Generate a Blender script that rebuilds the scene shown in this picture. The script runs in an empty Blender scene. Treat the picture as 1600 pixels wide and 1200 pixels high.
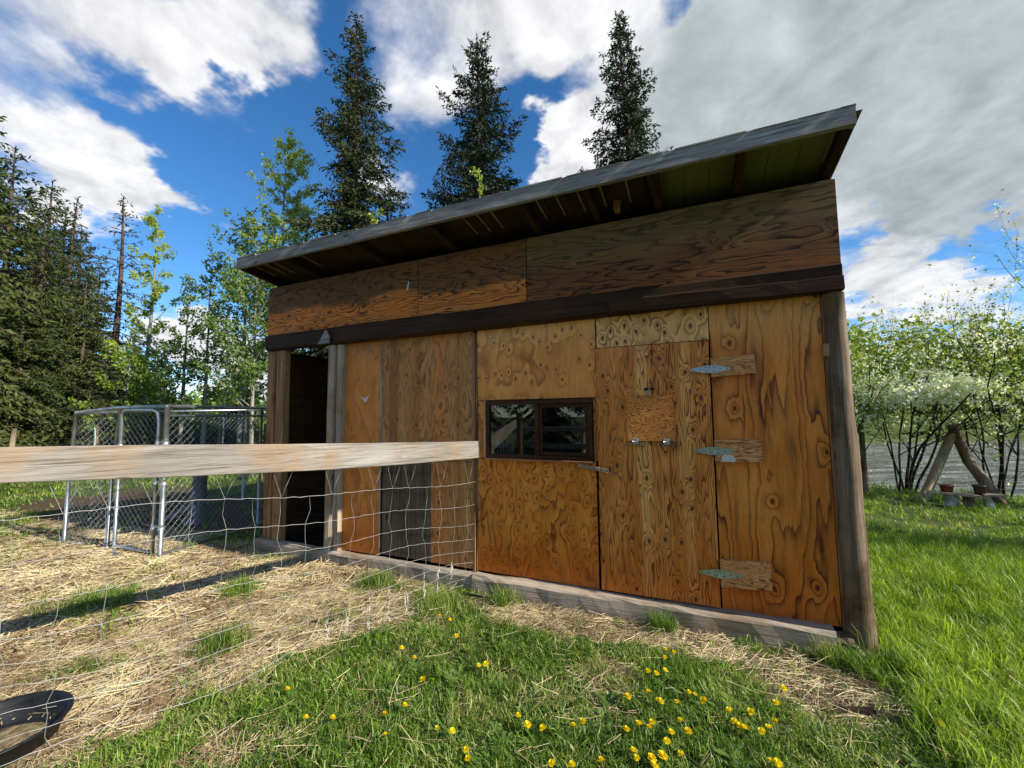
import bpy, bmesh, math, random
import numpy as np
from mathutils import Vector, Matrix
random.seed(7); RNG = np.random.default_rng(11)
scene = bpy.context.scene
COL = scene.collection

# ------------------------------------------------------------------ camera
cam_d = bpy.data.cameras.new('camera'); cam_o = bpy.data.objects.new('camera', cam_d); COL.objects.link(cam_o)
CAM = Vector((0.0, -3.45, 1.55))
Rv = Vector((0.91533516, 0.40256602, -0.01010702)); Uv = Vector((0.04032068, -0.06664902, 0.99696146)); Fv = Vector((-0.40066918, 0.9129614, 0.07723793))
M = Matrix((( Rv.x, Uv.x, -Fv.x, CAM.x), (Rv.y, Uv.y, -Fv.y, CAM.y), (Rv.z, Uv.z, -Fv.z, CAM.z), (0, 0, 0, 1)))
cam_o.matrix_world = M
cam_d.sensor_width = 36.0; cam_d.lens = 647.15 / 1600 * 36.0
cam_d.clip_start = 0.02; cam_d.clip_end = 3000
scene.camera = cam_o

# ------------------------------------------------------------------ world, sun, exposure
SUN_EL, SUN_X, SUN_Y = math.radians(31), 1.0, -0.03
SUN_STRENGTH, SKY_STRENGTH = 3.7, 0.15
world = bpy.data.worlds.new('World'); scene.world = world; world.use_nodes = True
scene.view_settings.view_transform = 'Standard'; scene.view_settings.look = 'None'
scene.view_settings.exposure = 0.98; scene.view_settings.gamma = 1.0; scene.view_settings.use_curve_mapping = False
sd = bpy.data.lights.new('sun', 'SUN'); so = bpy.data.objects.new('sun', sd); COL.objects.link(so)
sd.energy = SUN_STRENGTH; sd.angle = math.radians(0.5); sd.color = (1.0, 0.93, 0.82)
S = Vector((SUN_X * math.cos(SUN_EL), SUN_Y * math.cos(SUN_EL), math.sin(SUN_EL))).normalized()
so.rotation_euler = S.to_track_quat('Z', 'Y').to_euler(); so.location = (20, -10, 20)

class NT:
    """shorthand for building node trees"""
    def __init__(s, tree):
        s.t = tree; s.n = tree.nodes; s.l = tree.links
    def put(s, node, sock, v):
        if v is None: return
        i = node.inputs[sock]
        if isinstance(v, bpy.types.NodeSocket): s.l.new(v, i)
        else:
            if isinstance(v, (tuple, list)) and len(v) == 3 and i.type == 'RGBA': v = (*v, 1)
            i.default_value = v
    def m(s, op, a, b=None, c=None, clamp=False):
        n = s.n.new('ShaderNodeMath'); n.operation = op; n.use_clamp = clamp
        s.put(n, 0, a); s.put(n, 1, b); s.put(n, 2, c); return n.outputs[0]
    def vm(s, op, a, b=None):
        n = s.n.new('ShaderNodeVectorMath'); n.operation = op; s.put(n, 0, a); s.put(n, 1, b)
        return n.outputs['Value'] if op in ('DOT_PRODUCT', 'LENGTH', 'DISTANCE') else n.outputs[0]
    def xyz(s, x, y, z):
        n = s.n.new('ShaderNodeCombineXYZ'); s.put(n, 0, x); s.put(n, 1, y); s.put(n, 2, z); return n.outputs[0]
    def sep(s, v):
        n = s.n.new('ShaderNodeSeparateXYZ'); s.put(n, 0, v); return n.outputs[0], n.outputs[1], n.outputs[2]
    def noise(s, v, scale, detail=2.0, rough=0.5, dist=0.0):
        n = s.n.new('ShaderNodeTexNoise'); s.put(n, 'Vector', v); n.inputs['Scale'].default_value = scale
        n.inputs['Detail'].default_value = detail; n.inputs['Roughness'].default_value = rough; n.inputs['Distortion'].default_value = dist
        return n.outputs[0]
    def mix(s, f, a, b, mode='MIX'):
        n = s.n.new('ShaderNodeMix'); n.data_type = 'RGBA'; n.blend_type = mode
        s.put(n, 0, f); s.put(n, 6, a); s.put(n, 7, b); return n.outputs[2]
    def sm(s, v, a, b):
        n = s.n.new('ShaderNodeMapRange'); n.interpolation_type = 'SMOOTHSTEP'; s.put(n, 0, v)
        n.inputs[1].default_value = a; n.inputs[2].default_value = b; return n.outputs[0]
    def lin(s, v, a, b, c=0.0, d=1.0):
        n = s.n.new('ShaderNodeMapRange'); s.put(n, 0, v)
        for k, q in enumerate((a, b, c, d)): n.inputs[k + 1].default_value = q
        return n.outputs[0]
    def attr(s, name):
        n = s.n.new('ShaderNodeAttribute'); n.attribute_name = name; return n
    def obj(s):
        return s.n.new('ShaderNodeTexCoord').outputs['Object']
    def rand(s):
        return s.n.new('ShaderNodeObjectInfo').outputs['Random']
    def bump(s, h, strength=0.3, dist=0.01):
        n = s.n.new('ShaderNodeBump'); s.put(n, 'Height', h); n.inputs['Strength'].default_value = strength; n.inputs['Distance'].default_value = dist
        return n.outputs[0]

def sky_world():
    T = NT(world.node_tree); T.n.clear()
    tc = T.n.new('ShaderNodeTexCoord').outputs['Generated']
    d = T.vm('NORMALIZE', tc)
    sky = T.n.new('ShaderNodeTexSky'); sky.sky_type = 'NISHITA'; sky.sun_disc = False
    sky.sun_elevation = SUN_EL; sky.sun_rotation = math.atan2(SUN_X, SUN_Y)
    sky.air_density = 1.0; sky.dust_density = 0.0; sky.ozone_density = 4.0; sky.altitude = 600
    hsv = T.n.new('ShaderNodeHueSaturation'); T.put(hsv, 'Color', sky.outputs[0]); hsv.inputs['Saturation'].default_value = 1.22
    hsv.inputs['Value'].default_value = SKY_VALUE
    x, y, z = T.sep(d)
    zz = T.m('ADD', T.m('MAXIMUM', z, 0.0), 0.22)
    pv = T.xyz(T.m('DIVIDE', x, zz), T.m('DIVIDE', y, zz), 0.37)
    n1 = T.noise(pv, 3.4, 8, 0.58, 0.25)
    n2 = T.noise(pv, 0.75, 2, 0.5)
    wn = T.n.new('ShaderNodeTexNoise'); T.put(wn, 'Vector', pv); wn.inputs['Scale'].default_value = 3.2; wn.inputs['Detail'].default_value = 5; wn.inputs['Roughness'].default_value = .6
    dw = T.vm('NORMALIZE', T.vm('ADD', d, T.vm('MULTIPLY', T.vm('SUBTRACT', wn.outputs['Color'], (.5, .5, .5)), (.34, .34, .26))))
    acc = T.m('MULTIPLY_ADD', T.m('SUBTRACT', n2, 0.5), 0.5, T.lin(T.vm('DOT_PRODUCT', d, tuple(Fv)), -0.1, 0.45, 0.0, -0.30))  # extra cloud added behind the view to whiten the light on the wall
    gacc = 0.0
    for (dx, dy, dz, r, a, g) in CLOUDS:
        k = 1.0 / (2 * (r * CLOUD_W / 647.0) ** 2)
        e = T.m('EXPONENT', T.m('MULTIPLY', T.m('SUBTRACT', T.vm('DOT_PRODUCT', dw, (dx, dy, dz)), 1.0), 2 * k))
        acc = T.m('MULTIPLY_ADD', e, a, acc)
        if g: gacc = T.m('MULTIPLY_ADD', e, g, gacc)
    cov = T.m('ADD', acc, T.m('MULTIPLY', T.m('SUBTRACT', n1, 0.5), 2.9))
    alpha = T.m('POWER', T.sm(cov, -0.50, 0.95), 1.3)
    # cloud body: white where thin or facing the sun, grey where thick
    n3 = T.noise(T.vm('ADD', pv, (0.05, -0.01, 0.0)), 3.4, 5, 0.55, 0.25)
    relief = T.m('SUBTRACT', n1, n3)
    thick = T.sm(T.m('ADD', gacc, T.m('MULTIPLY', T.m('SUBTRACT', n1, 0.5), 0.55)), 0.05, 0.8)
    light = T.m('ADD', T.lin(thick, 0, 1, 0.84, 0.46), T.m('MULTIPLY', relief, T.lin(thick, 0, 1, 1.6, .75)))
    light = T.m('MAXIMUM', light, 0.2)
    n4 = T.noise(pv, 0.9, 5, 0.5)
    light = T.m('MULTIPLY', light, T.lin(n4, 0.3, 0.7, 0.86, 1.12))
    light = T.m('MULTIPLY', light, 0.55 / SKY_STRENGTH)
    cc = T.mix(thick, (1.0, 1.0, 1.02), (0.90, 1.0, 1.04))
    cloud = T.vm('MULTIPLY', cc, T.xyz(light, light, light))
    col = T.mix(T.m('MULTIPLY', alpha, 0.97), hsv.outputs[0], cloud)
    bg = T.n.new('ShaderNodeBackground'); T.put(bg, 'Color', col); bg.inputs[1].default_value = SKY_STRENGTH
    out = T.n.new('ShaderNodeOutputWorld'); T.l.new(bg.outputs[0], out.inputs[0])
SKY_VALUE = 0.62; CLOUD_W = 1.15
CLOUDS = [ # direction, radius, coverage, greyness
 (-0.805,0.244,0.540,36,1.20,0.00),(-0.729,0.311,0.610,27,1.00,0.00),(-0.681,0.372,0.631,33,1.50,0.10),(-0.626,0.429,0.650,32,1.30,0.10),(-0.584,0.469,0.663,18,0.70,0.00),
 (-0.737,0.349,0.579,21,1.00,0.00),(-0.736,0.377,0.563,16,0.70,0.00),(-0.887,0.253,0.387,20,1.10,0.00),(-0.874,0.290,0.390,22,1.10,0.00),(-0.861,0.331,0.387,21,1.20,0.00),
 (-0.846,0.371,0.383,20,1.10,0.00),(-0.833,0.408,0.374,16,0.90,0.00),(-0.897,0.190,0.398,38,0.90,0.00),(-0.755,0.437,0.489,18,0.60,0.00),(-0.717,0.488,0.498,18,0.50,0.00),
 (-0.761,0.393,0.515,15,0.35,0.00),(-0.575,0.655,0.490,24,1.40,0.00),(-0.551,0.684,0.478,18,0.80,0.00),(-0.436,0.557,0.707,38,0.55,0.00),(-0.370,0.623,0.689,41,0.65,0.00),
 (-0.279,0.652,0.704,40,0.75,0.00),(-0.430,0.649,0.628,33,0.45,0.00),(-0.346,0.679,0.648,29,0.40,0.00),(-0.506,0.571,0.647,27,0.30,0.00),(-0.188,0.675,0.713,32,1.10,0.00),
 (-0.112,0.695,0.711,28,1.00,0.00),(-0.199,0.708,0.677,23,0.90,0.00),(-0.048,0.706,0.706,18,0.50,0.00),(-0.243,0.769,0.592,20,1.70,-0.30),(-0.269,0.787,0.555,18,1.50,-0.30),
 (-0.223,0.790,0.572,19,1.20,-0.20),(-0.076,0.820,0.568,52,1.10,0.10),(-0.136,0.863,0.486,50,1.00,0.10),(0.019,0.787,0.616,46,1.20,0.25),(0.119,0.754,0.646,52,1.60,0.50),
 (0.142,0.833,0.535,77,1.40,0.50),(0.264,0.771,0.579,67,1.60,0.60),(0.262,0.848,0.461,71,1.30,0.35),(0.371,0.772,0.517,60,1.50,0.60),(0.376,0.836,0.400,46,1.20,0.10),
 (0.443,0.803,0.399,58,1.20,0.40),(0.362,0.873,0.327,33,1.10,0.50),(0.435,0.836,0.334,29,1.00,0.50),(0.481,0.756,0.444,62,1.20,0.50),(0.330,0.914,0.237,24,1.10,-0.10),
 (0.282,0.932,0.227,20,1.00,0.00),(0.402,0.896,0.189,28,1.00,0.00),(0.359,0.896,0.261,13,0.60,0.00),(-0.837,0.533,0.121,30,1.30,0.00),(-0.867,0.479,0.141,21,1.10,0.00),
 (-0.890,0.427,0.159,20,1.00,0.00),(-0.809,0.583,0.072,32,1.20,0.00),(-0.539,0.481,0.691,20,-0.80,0.00),(-0.580,0.586,0.566,66,-0.80,0.00),(-0.660,0.494,0.566,40,-1.00,0.00),
 (-0.801,0.350,0.486,21,-1.00,0.00),(-0.826,0.297,0.479,15,-0.60,0.00),(-0.765,0.513,0.390,65,-0.90,0.00),(-0.870,0.412,0.271,39,-0.70,0.00),(-0.686,0.593,0.422,39,-0.60,0.00),
 (-0.233,0.734,0.638,19,-1.30,0.00),(-0.160,0.745,0.647,16,-1.20,0.00),(-0.063,0.733,0.677,17,-1.00,0.00),(-0.003,0.723,0.691,14,-1.30,0.00),(-0.320,0.742,0.590,31,-1.00,0.00),
 (-0.318,0.805,0.500,31,-0.80,0.00),(-0.447,0.699,0.558,40,-0.60,0.00),(-0.122,0.740,0.661,12,-0.60,0.00),(0.275,0.910,0.309,17,-2.20,0.00),(0.417,0.867,0.271,19,-2.00,0.00),
 (0.453,0.858,0.241,18,-2.00,0.00),(0.386,0.881,0.272,11,-1.00,0.00),(-0.926,0.279,0.256,41,-0.60,0.00)]
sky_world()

# ------------------------------------------------------------------ helpers
def tag(o, label=None, cat=None, group=None, kind=None):
    if label: o['label'] = label
    if cat: o['category'] = cat
    if group: o['group'] = group
    if kind: o['kind'] = kind
    return o
def empty(name, label, cat, loc=(0, 0, 0), rz=0, group=None):
    o = bpy.data.objects.new(name, None); COL.objects.link(o); o.location = loc; o.rotation_euler = (0, 0, rz)
    o.empty_display_size = 0.2
    return tag(o, label, cat, group)
def link(name, me, parent=None, loc=None):
    o = bpy.data.objects.new(name, me); COL.objects.link(o)
    if parent is not None: o.parent = parent
    if loc is not None: o.location = loc
    return o
def mesh_np(name, V, F, mat=None, smooth=False):
    """V (n,3) float, F (m,k) int; all faces the same size"""
    V = np.asarray(V, np.float32); F = np.asarray(F, np.int32); k = F.shape[1]
    me = bpy.data.meshes.new(name); me.vertices.add(len(V)); me.vertices.foreach_set('co', V.ravel())
    me.loops.add(F.size); me.loops.foreach_set('vertex_index', F.ravel())
    me.polygons.add(len(F)); me.polygons.foreach_set('loop_start', np.arange(0, F.size, k, dtype=np.int32))
    if smooth: me.polygons.foreach_set('use_smooth', np.ones(len(F), bool))
    me.update(calc_edges=True)
    if mat: me.materials.append(mat)
    return me
class MB:
    """collects shapes, builds one mesh"""
    def __init__(s): s.bm = bmesh.new(); s.k = 0
    def box(s, x0, x1, y0, y1, z0, z1, bev=0.0, mi=0):
        g = bmesh.ops.create_cube(s.bm, size=1.0)['verts']
        for v in g: v.co = Vector((x0 + (v.co.x + .5) * (x1 - x0), y0 + (v.co.y + .5) * (y1 - y0), z0 + (v.co.z + .5) * (z1 - z0)))
        fs = {f for v in g for f in v.link_faces}
        for f in fs: f.material_index = mi
        if bev > 0:
            es = list({e for v in g for e in v.link_edges})
            r = bmesh.ops.bevel(s.bm, geom=es, offset=bev, segments=1, affect='EDGES', profile=.5)
            for f in r['faces']: f.material_index = mi
        return s
    def obox(s, c, ax, ay, az, bev=0.0, mi=0):
        """oriented box: centre and three half-axis vectors"""
        g = bmesh.ops.create_cube(s.bm, size=2.0)['verts']
        c, ax, ay, az = map(Vector, (c, ax, ay, az))
        for v in g: v.co = c + ax * v.co.x + ay * v.co.y + az * v.co.z
        fs = {f for v in g for f in v.link_faces}
        bmesh.ops.recalc_face_normals(s.bm, faces=list(fs))
        for f in fs: f.material_index = mi
        if bev > 0:
            es = list({e for v in g for e in v.link_edges})
            bmesh.ops.bevel(s.bm, geom=es, offset=bev, segments=1, affect='EDGES', profile=.5)
        return s
    def tube(s, pts, r, n=6, mi=0, cap=True, smooth=True):
        pts = [Vector(p) for p in pts]; rs = r if isinstance(r, (list, tuple)) else [r] * len(pts)
        rings = []; up = Vector((0, 0, 1))
        for i, p in enumerate(pts):
            t = (pts[min(i + 1, len(pts) - 1)] - pts[max(i - 1, 0)])
            if t.length < 1e-9: t = Vector((0, 0, 1))
            t.normalize()
            if i == 0:
                a = t.cross(up)
                if a.length < 0.05: a = t.cross(Vector((1, 0, 0)))
            else:
                a = a - t * a.dot(t)
            a.normalize(); b = t.cross(a)
            rings.append([s.bm.verts.new(p + (a * math.cos(2 * math.pi * k / n) + b * math.sin(2 * math.pi * k / n)) * rs[i]) for k in range(n)])
        for i in range(len(rings) - 1):
            for k in range(n):
                f = s.bm.faces.new((rings[i][k], rings[i + 1][k], rings[i + 1][(k + 1) % n], rings[i][(k + 1) % n])); f.material_index = mi; f.smooth = smooth
        if cap and n > 2:
            for rg in (rings[0][::-1], rings[-1]):
                try: f = s.bm.faces.new(rg); f.material_index = mi
                except ValueError: pass
        return s
    def prism(s, poly, d, axis='y', o=0.0, mi=0):
        """polygon in the xz plane (axis y), pushed from y=o to y=o+d"""
        def P(a, b, h): return (a, h, b) if axis == 'y' else ((h, a, b) if axis == 'x' else (a, b, h))
        A = [s.bm.verts.new(P(a, b, o)) for a, b in poly]; B = [s.bm.verts.new(P(a, b, o + d)) for a, b in poly]
        n = len(poly); fs = [s.bm.faces.new(A), s.bm.faces.new(B[::-1])]
        for i in range(n): fs.append(s.bm.faces.new((A[i], B[i], B[(i + 1) % n], A[(i + 1) % n])))
        bmesh.ops.recalc_face_normals(s.bm, faces=fs)
        for f in fs: f.material_index = mi
        return s
    def beam(s, p0, p1, w, h, seg=14, jit=0.006, bev=0.012, mi=0, seed=0, roll=0.0):
        """a timber with slightly wandering edges from p0 to p1 (w across, h up)"""
        rnd = random.Random(seed); p0, p1 = Vector(p0), Vector(p1); t = (p1 - p0).normalized()
        up = Vector((0, 0, 1)) if abs(t.z) < .9 else Vector((0, 1, 0))
        a = t.cross(up).normalized(); b = a.cross(t).normalized()
        if roll: q = Matrix.Rotation(roll, 3, t); a = q @ a; b = q @ b
        rings = []
        prof = [(-1, -1 + bev / h * 2), (-1, 1 - bev / h * 2), (-1 + bev / w * 2, 1), (1 - bev / w * 2, 1), (1, 1 - bev / h * 2), (1, -1 + bev / h * 2), (1 - bev / w * 2, -1), (-1 + bev / w * 2, -1)]
        off = [[0.0] * 2 for _ in prof]
        for i in range(seg + 1):
            c = p0.lerp(p1, i / seg); rg = []
            for k, (u, v) in enumerate(prof):
                off[k] = [o * .75 + rnd.uniform(-jit, jit) for o in off[k]]
                rg.append(s.bm.verts.new(c + a * (u * w / 2 + off[k][0]) + b * (v * h / 2 + off[k][1])))
            rings.append(rg)
        n = len(prof); fs = []
        for i in range(seg):
            for k in range(n): fs.append(s.bm.faces.new((rings[i][k], rings[i][(k + 1) % n], rings[i + 1][(k + 1) % n], rings[i + 1][k])))
        fs.append(s.bm.faces.new(rings[0][::-1])); fs.append(s.bm.faces.new(rings[-1]))
        bmesh.ops.recalc_face_normals(s.bm, faces=fs)
        for f in fs: f.material_index = mi
        return s
    def mesh(s, name, *mats):
        me = bpy.data.meshes.new(name); s.bm.to_mesh(me); s.bm.free()
        for m in mats: me.materials.append(m)
        return me
    def build(s, name, mats, parent=None, loc=None):
        mats = mats if isinstance(mats, (list, tuple)) else [mats]
        return link(name, s.mesh(name, *mats), parent, loc)

# ------------------------------------------------------------------ materials
def newmat(name):
    m = bpy.data.materials.new(name); m.use_nodes = True; T = NT(m.node_tree)
    b = T.n['Principled BSDF']; T.b = b; return m, T
def plain(name, col, rough=0.6, metal=0.0, var=0.25, scale=12.0, spec=0.4, bump=0.1):
    m, T = newmat(name); v = T.obj(); n = T.noise(v, scale, 5, 0.6)
    c = T.mix(T.sm(n, .3, .7), tuple(q * (1 - var) for q in col), tuple(min(1, q * (1 + var)) for q in col))
    T.put(T.b, 'Base Color', c); T.b.inputs['Metallic'].default_value = metal; T.b.inputs['Specular IOR Level'].default_value = spec
    T.put(T.b, 'Roughness', T.lin(n, .3, .7, rough - .08, rough + .08))
    if bump: T.put(T.b, 'Normal', T.bump(n, bump, .01))
    return m
def ply(name, light, mid, dark, ox=0.0, horiz=False, K=18.0, sx=2.4, sg=0.55, fine=0.18, kx=0.16, kg=0.55, krand=0.9, kr=0.011, kbump=0.35, ks=0.035,
        line=0.75, LP=3.2, grey=None, streak=None, rough=0.5, knotcol=(0.07, 0.018, 0.008), low=None, mul=1.0, edge=None, keepk=.2, tint=(1.38, .93, .50)):
    m, T = newmat(name); v = T.obj(); X, Y, Z = T.sep(v)
    A, G = (Z, X) if horiz else (X, Z)
    A = T.m('ADD', A, T.m('MULTIPLY', T.m('SUBTRACT', T.noise(T.xyz(T.m('MULTIPLY', A, 3.0), T.m('MULTIPLY', G, 9.0), 2.0), 1.0, 2), .5), .030))
    A = T.m('ADD', A, ox); G = T.m('ADD', G, ox * 1.7)
    f1 = T.noise(T.xyz(T.m('MULTIPLY', A, sx), T.m('MULTIPLY', G, sg), ox), 1.0, 2.5, 0.45)
    f2 = T.noise(T.xyz(T.m('MULTIPLY', A, sx * 5), T.m('MULTIPLY', G, sg * 5), ox + 5), 1.0, 2, 0.5)
    # knots in the wandering rows a rotary-cut veneer has
    wav = T.noise(T.xyz(T.m('MULTIPLY', A, 3.0), 0.0, ox), 1.0, 1)
    gk = T.m('DIVIDE', T.m('ADD', G, T.m('MULTIPLY', wav, kg * .5)), kg)
    vo = T.n.new('ShaderNodeTexVoronoi'); vo.voronoi_dimensions = '2D'; vo.inputs['Scale'].default_value = 1.0; vo.inputs['Randomness'].default_value = krand
    kv = T.xyz(T.m('DIVIDE', A, kx), gk, 0.0); T.put(vo, 'Vector', kv)
    diff = T.vm('MULTIPLY', T.vm('SUBTRACT', kv, vo.outputs['Position']), (kx, kg * .62, 0.0))
    r = T.vm('LENGTH', diff)
    keep = T.sm(T.sep(vo.outputs['Color'])[0], keepk, keepk + .02)
    bumpv = T.m('MULTIPLY', T.m('EXPONENT', T.m('DIVIDE', r, -ks)), keep)
    F = T.m('MULTIPLY_ADD', T.m('SUBTRACT', f2, .5), fine, f1)
    F = T.m('MULTIPLY_ADD', bumpv, kbump, F)
    saw = T.m('FRACT', T.m('MULTIPLY', F, K))
    ln = T.m('MULTIPLY', T.m('POWER', saw, LP), T.sm(saw, 1.0, 0.92))
    lw = T.noise(T.xyz(T.m('MULTIPLY', A, 5.0), T.m('MULTIPLY', G, 1.5), ox + 9), 1.0, 2)
    ln = T.m('MULTIPLY', ln, T.lin(lw, .3, .7, .45, 1.25))
    big = T.noise(T.xyz(T.m('MULTIPLY', A, 5.5), T.m('MULTIPLY', G, 1.2), ox + 3), 1.0, 3, .6)
    fib = T.noise(T.xyz(T.m('MULTIPLY', A, 170.0), T.m('MULTIPLY', G, 7.0), 0.0), 1.0, 3, .7)
    c = T.mix(T.sm(big, .32, .68), mid, light)
    if streak:
        for (sx0, sx1, sc, sa) in streak:
            w = T.m('ADD', X, T.m('MULTIPLY', T.m('SUBTRACT', f2, .5), .10))
            mk = T.m('MULTIPLY', T.sm(w, sx0 - .02, sx0 + .025), T.sm(w, sx1 + .02, sx1 - .025))
            c = T.mix(T.m('MULTIPLY', mk, sa), c, sc)
    if low:
        z0, z1, lc, la = low
        c = T.mix(T.m('MULTIPLY', T.sm(T.m('ADD', Z, T.m('MULTIPLY', T.m('SUBTRACT', big, .5), .4)), z0, z1), la), c, lc)
    c = T.mix(T.m('MULTIPLY', ln, line, clamp=True), c, dark)
    if grey:
        z0, z1, gc, ga, amp = grey
        gn = T.noise(T.xyz(T.m('MULTIPLY', X, 5.0), 0.0, T.m('MULTIPLY', Z, 1.5)), 1.0, 4, .65)
        mk = T.sm(T.m('ADD', Z, T.m('MULTIPLY', T.m('SUBTRACT', gn, .5), amp)), z0, z1)
        gcol = T.mix(T.m('MULTIPLY', ln, line * .8, clamp=True), gc, tuple(q * .42 for q in gc))
        c = T.mix(T.m('MULTIPLY', mk, ga), c, gcol)
    ring = T.m('MULTIPLY', T.m('MULTIPLY', T.sm(r, kr * 2.1, kr * 1.2), keep), .45)
    c = T.mix(ring, c, tuple(q * .55 for q in mid))
    c = T.mix(T.m('MULTIPLY', T.m('MULTIPLY', T.sm(r, kr * 1.15, kr * .75), keep), .92), c, knotcol)
    fx = T.lin(fib, .3, .7, .72 * mul, 1.16 * mul)
    if edge:
        for (sock, e0) in edge: pass
    c = T.vm('MULTIPLY', c, T.xyz(fx, fx, fx)); c = T.vm('MULTIPLY', c, tint)
    # small stains
    st = T.noise(v, 3.2, 6, .7); stf = T.sm(st, .56, .72)
    c = T.mix(T.m('MULTIPLY', stf, .35), c, tuple(q * .5 for q in mid))
    T.put(T.b, 'Base Color', c); T.put(T.b, 'Roughness', T.lin(big, .3, .7, rough - .08, rough + .12)); T.b.inputs['Specular IOR Level'].default_value = .35
    h = T.m('ADD', T.m('MULTIPLY', ln, -.7), T.m('MULTIPLY', fib, .6))
    T.put(T.b, 'Normal', T.bump(h, .35, .004))
    return m
def wood(name, c1, c2, dark, axis='x', rough=.7, scale=1.0, crack=.6, ring=26.0, stain=None):
    """solid weathered timber with grain along the axis"""
    m, T = newmat(name); v = T.obj(); X, Y, Z = T.sep(v)
    st = {'x': (.9, 26, 26), 'y': (26, .9, 26), 'z': (26, 26, .9)}[axis]
    v = T.vm('ADD', v, T.xyz(T.m('MULTIPLY', T.rand(), 7.0), T.m('MULTIPLY', T.rand(), 3.0), 0.0))
    vg = T.vm('MULTIPLY', v, tuple(q * scale for q in st))
    g = T.noise(vg, 1.0, 5, .65, .3)
    wob = T.noise(T.vm('MULTIPLY', v, tuple(q * .22 * scale for q in st)), 1.0, 2)
    rg = T.m('POWER', T.m('FRACT', T.m('MULTIPLY', wob, ring * .45)), 2.0)
    big = T.noise(T.vm('MULTIPLY', v, tuple({26: 6, .9: 1.2}[q] for q in st)), 1.0, 3)
    c = T.mix(T.sm(big, .32, .68), c1, c2)
    c = T.mix(T.m('MULTIPLY', rg, .35), c, dark)
    c = T.mix(T.m('MULTIPLY', T.sm(g, .52, .74), crack), c, dark)
    fine = T.noise(T.vm('MULTIPLY', vg, (3.0, 3.0, 3.0)), 1.0, 3, .7)
    fx = T.lin(fine, .3, .7, .72, 1.18)
    vo = T.n.new('ShaderNodeTexVoronoi'); T.put(vo, 'Vector', T.vm('MULTIPLY', v, {'x': (3.2, 9, 9), 'y': (9, 3.2, 9), 'z': (9, 9, 3.2)}[axis])); vo.inputs['Scale'].default_value = 1.0
    kn = T.m('MULTIPLY', T.sm(vo.outputs['Distance'], .16, .09), T.sm(T.sep(vo.outputs['Color'])[1], .55, .6))
    c = T.mix(T.m('MULTIPLY', kn, .8), c, dark)
    if stain:
        sn = T.noise(v, 2.2, 5, .6); c = T.mix(T.m('MULTIPLY', T.sm(sn, .48, .66), stain[1]), c, stain[0])
    c = T.vm('MULTIPLY', c, T.xyz(fx, fx, fx))
    T.put(T.b, 'Base Color', c); T.b.inputs['Roughness'].default_value = rough; T.b.inputs['Specular IOR Level'].default_value = .12
    T.put(T.b, 'Normal', T.bump(T.m('SUBTRACT', fine, T.m('MULTIPLY', T.sm(g, .52, .74), 1.4)), .5, .006))
    return m
def leafmat(name, c1, c2, trans=.35, rough=.55, spec=.3, dry=None):
    m, T = newmat(name)
    v = T.obj(); n = T.noise(v, 1.7, 3); n2 = T.noise(v, 23.0, 1)
    f = T.m('ADD', T.m('MULTIPLY', n, .5), T.m('MULTIPLY', n2, .5))
    f = T.m('ADD', f, T.m('MULTIPLY', T.m('SUBTRACT', T.rand(), .5), .30))
    gp = T.n.new('ShaderNodeNewGeometry').outputs['Position']
    f = T.m('ADD', f, T.m('MULTIPLY', T.m('SUBTRACT', T.noise(gp, 1.1, 4, .6), .5), .55))
    c = T.mix(T.sm(f, .28, .72), c1, c2)
    if dry: c = T.mix(T.m('MULTIPLY', T.sm(T.m('ADD', T.noise(gp, 2.3, 4, .6), T.m('MULTIPLY', T.m('SUBTRACT', T.rand(), .5), .45)), .58, .72), .5), c, dry)
    T.put(T.b, 'Base Color', c); T.b.inputs['Roughness'].default_value = rough; T.b.inputs['Specular IOR Level'].default_value = spec
    if trans > 0:
        tr = T.n.new('ShaderNodeBsdfTranslucent'); T.put(tr, 'Color', T.vm('MULTIPLY', c, (1.25, 1.3, .7)))
        ms = T.n.new('ShaderNodeMixShader'); ms.inputs[0].default_value = trans
        T.l.new(T.b.outputs[0], ms.inputs[1]); T.l.new(tr.outputs[0], ms.inputs[2]); T.l.new(ms.outputs[0], T.n['Material Output'].inputs[0])
    return m

# ------------------------------------------------------------------ terrain
_pn = RNG.random((64, 64))
def vnoise(x, y, s, seed=0):
    """smooth value noise, numpy"""
    x = np.asarray(x, float) / s + seed * 17.31; y = np.asarray(y, float) / s + seed * 5.77
    xi = np.floor(x).astype(int); yi = np.floor(y).astype(int); fx = x - xi; fy = y - yi
    fx = fx * fx * (3 - 2 * fx); fy = fy * fy * (3 - 2 * fy)
    g = lambda a, b: _pn[a % 64, b % 64]
    return (g(xi, yi) * (1 - fx) + g(xi + 1, yi) * fx) * (1 - fy) + (g(xi, yi + 1) * (1 - fx) + g(xi + 1, yi + 1) * fx) * fy
def fbm(x, y, s, seed=0, o=4):
    t = 0; a = 1.0; w = 0
    for k in range(o): t = t + a * vnoise(x, y, s / 2 ** k, seed + k); w += a; a *= .55
    return t / w
def sst(v, a, b):
    t = np.clip((v - a) / (b - a), 0, 1); return t * t * (3 - 2 * t)
def river(x, y):
    """signed distance into the river (positive = beyond the bank edge)"""
    d1 = (y - (7.6 - .35 * (x - 3.3))) / 1.06
    d2 = ((x - 1.6) * .98 - (y - 7.6) * .2)
    return np.minimum(d1, d2)
def farbank(x, y): return (y - (44 + .5 * (x - 10))) * .9
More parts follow.
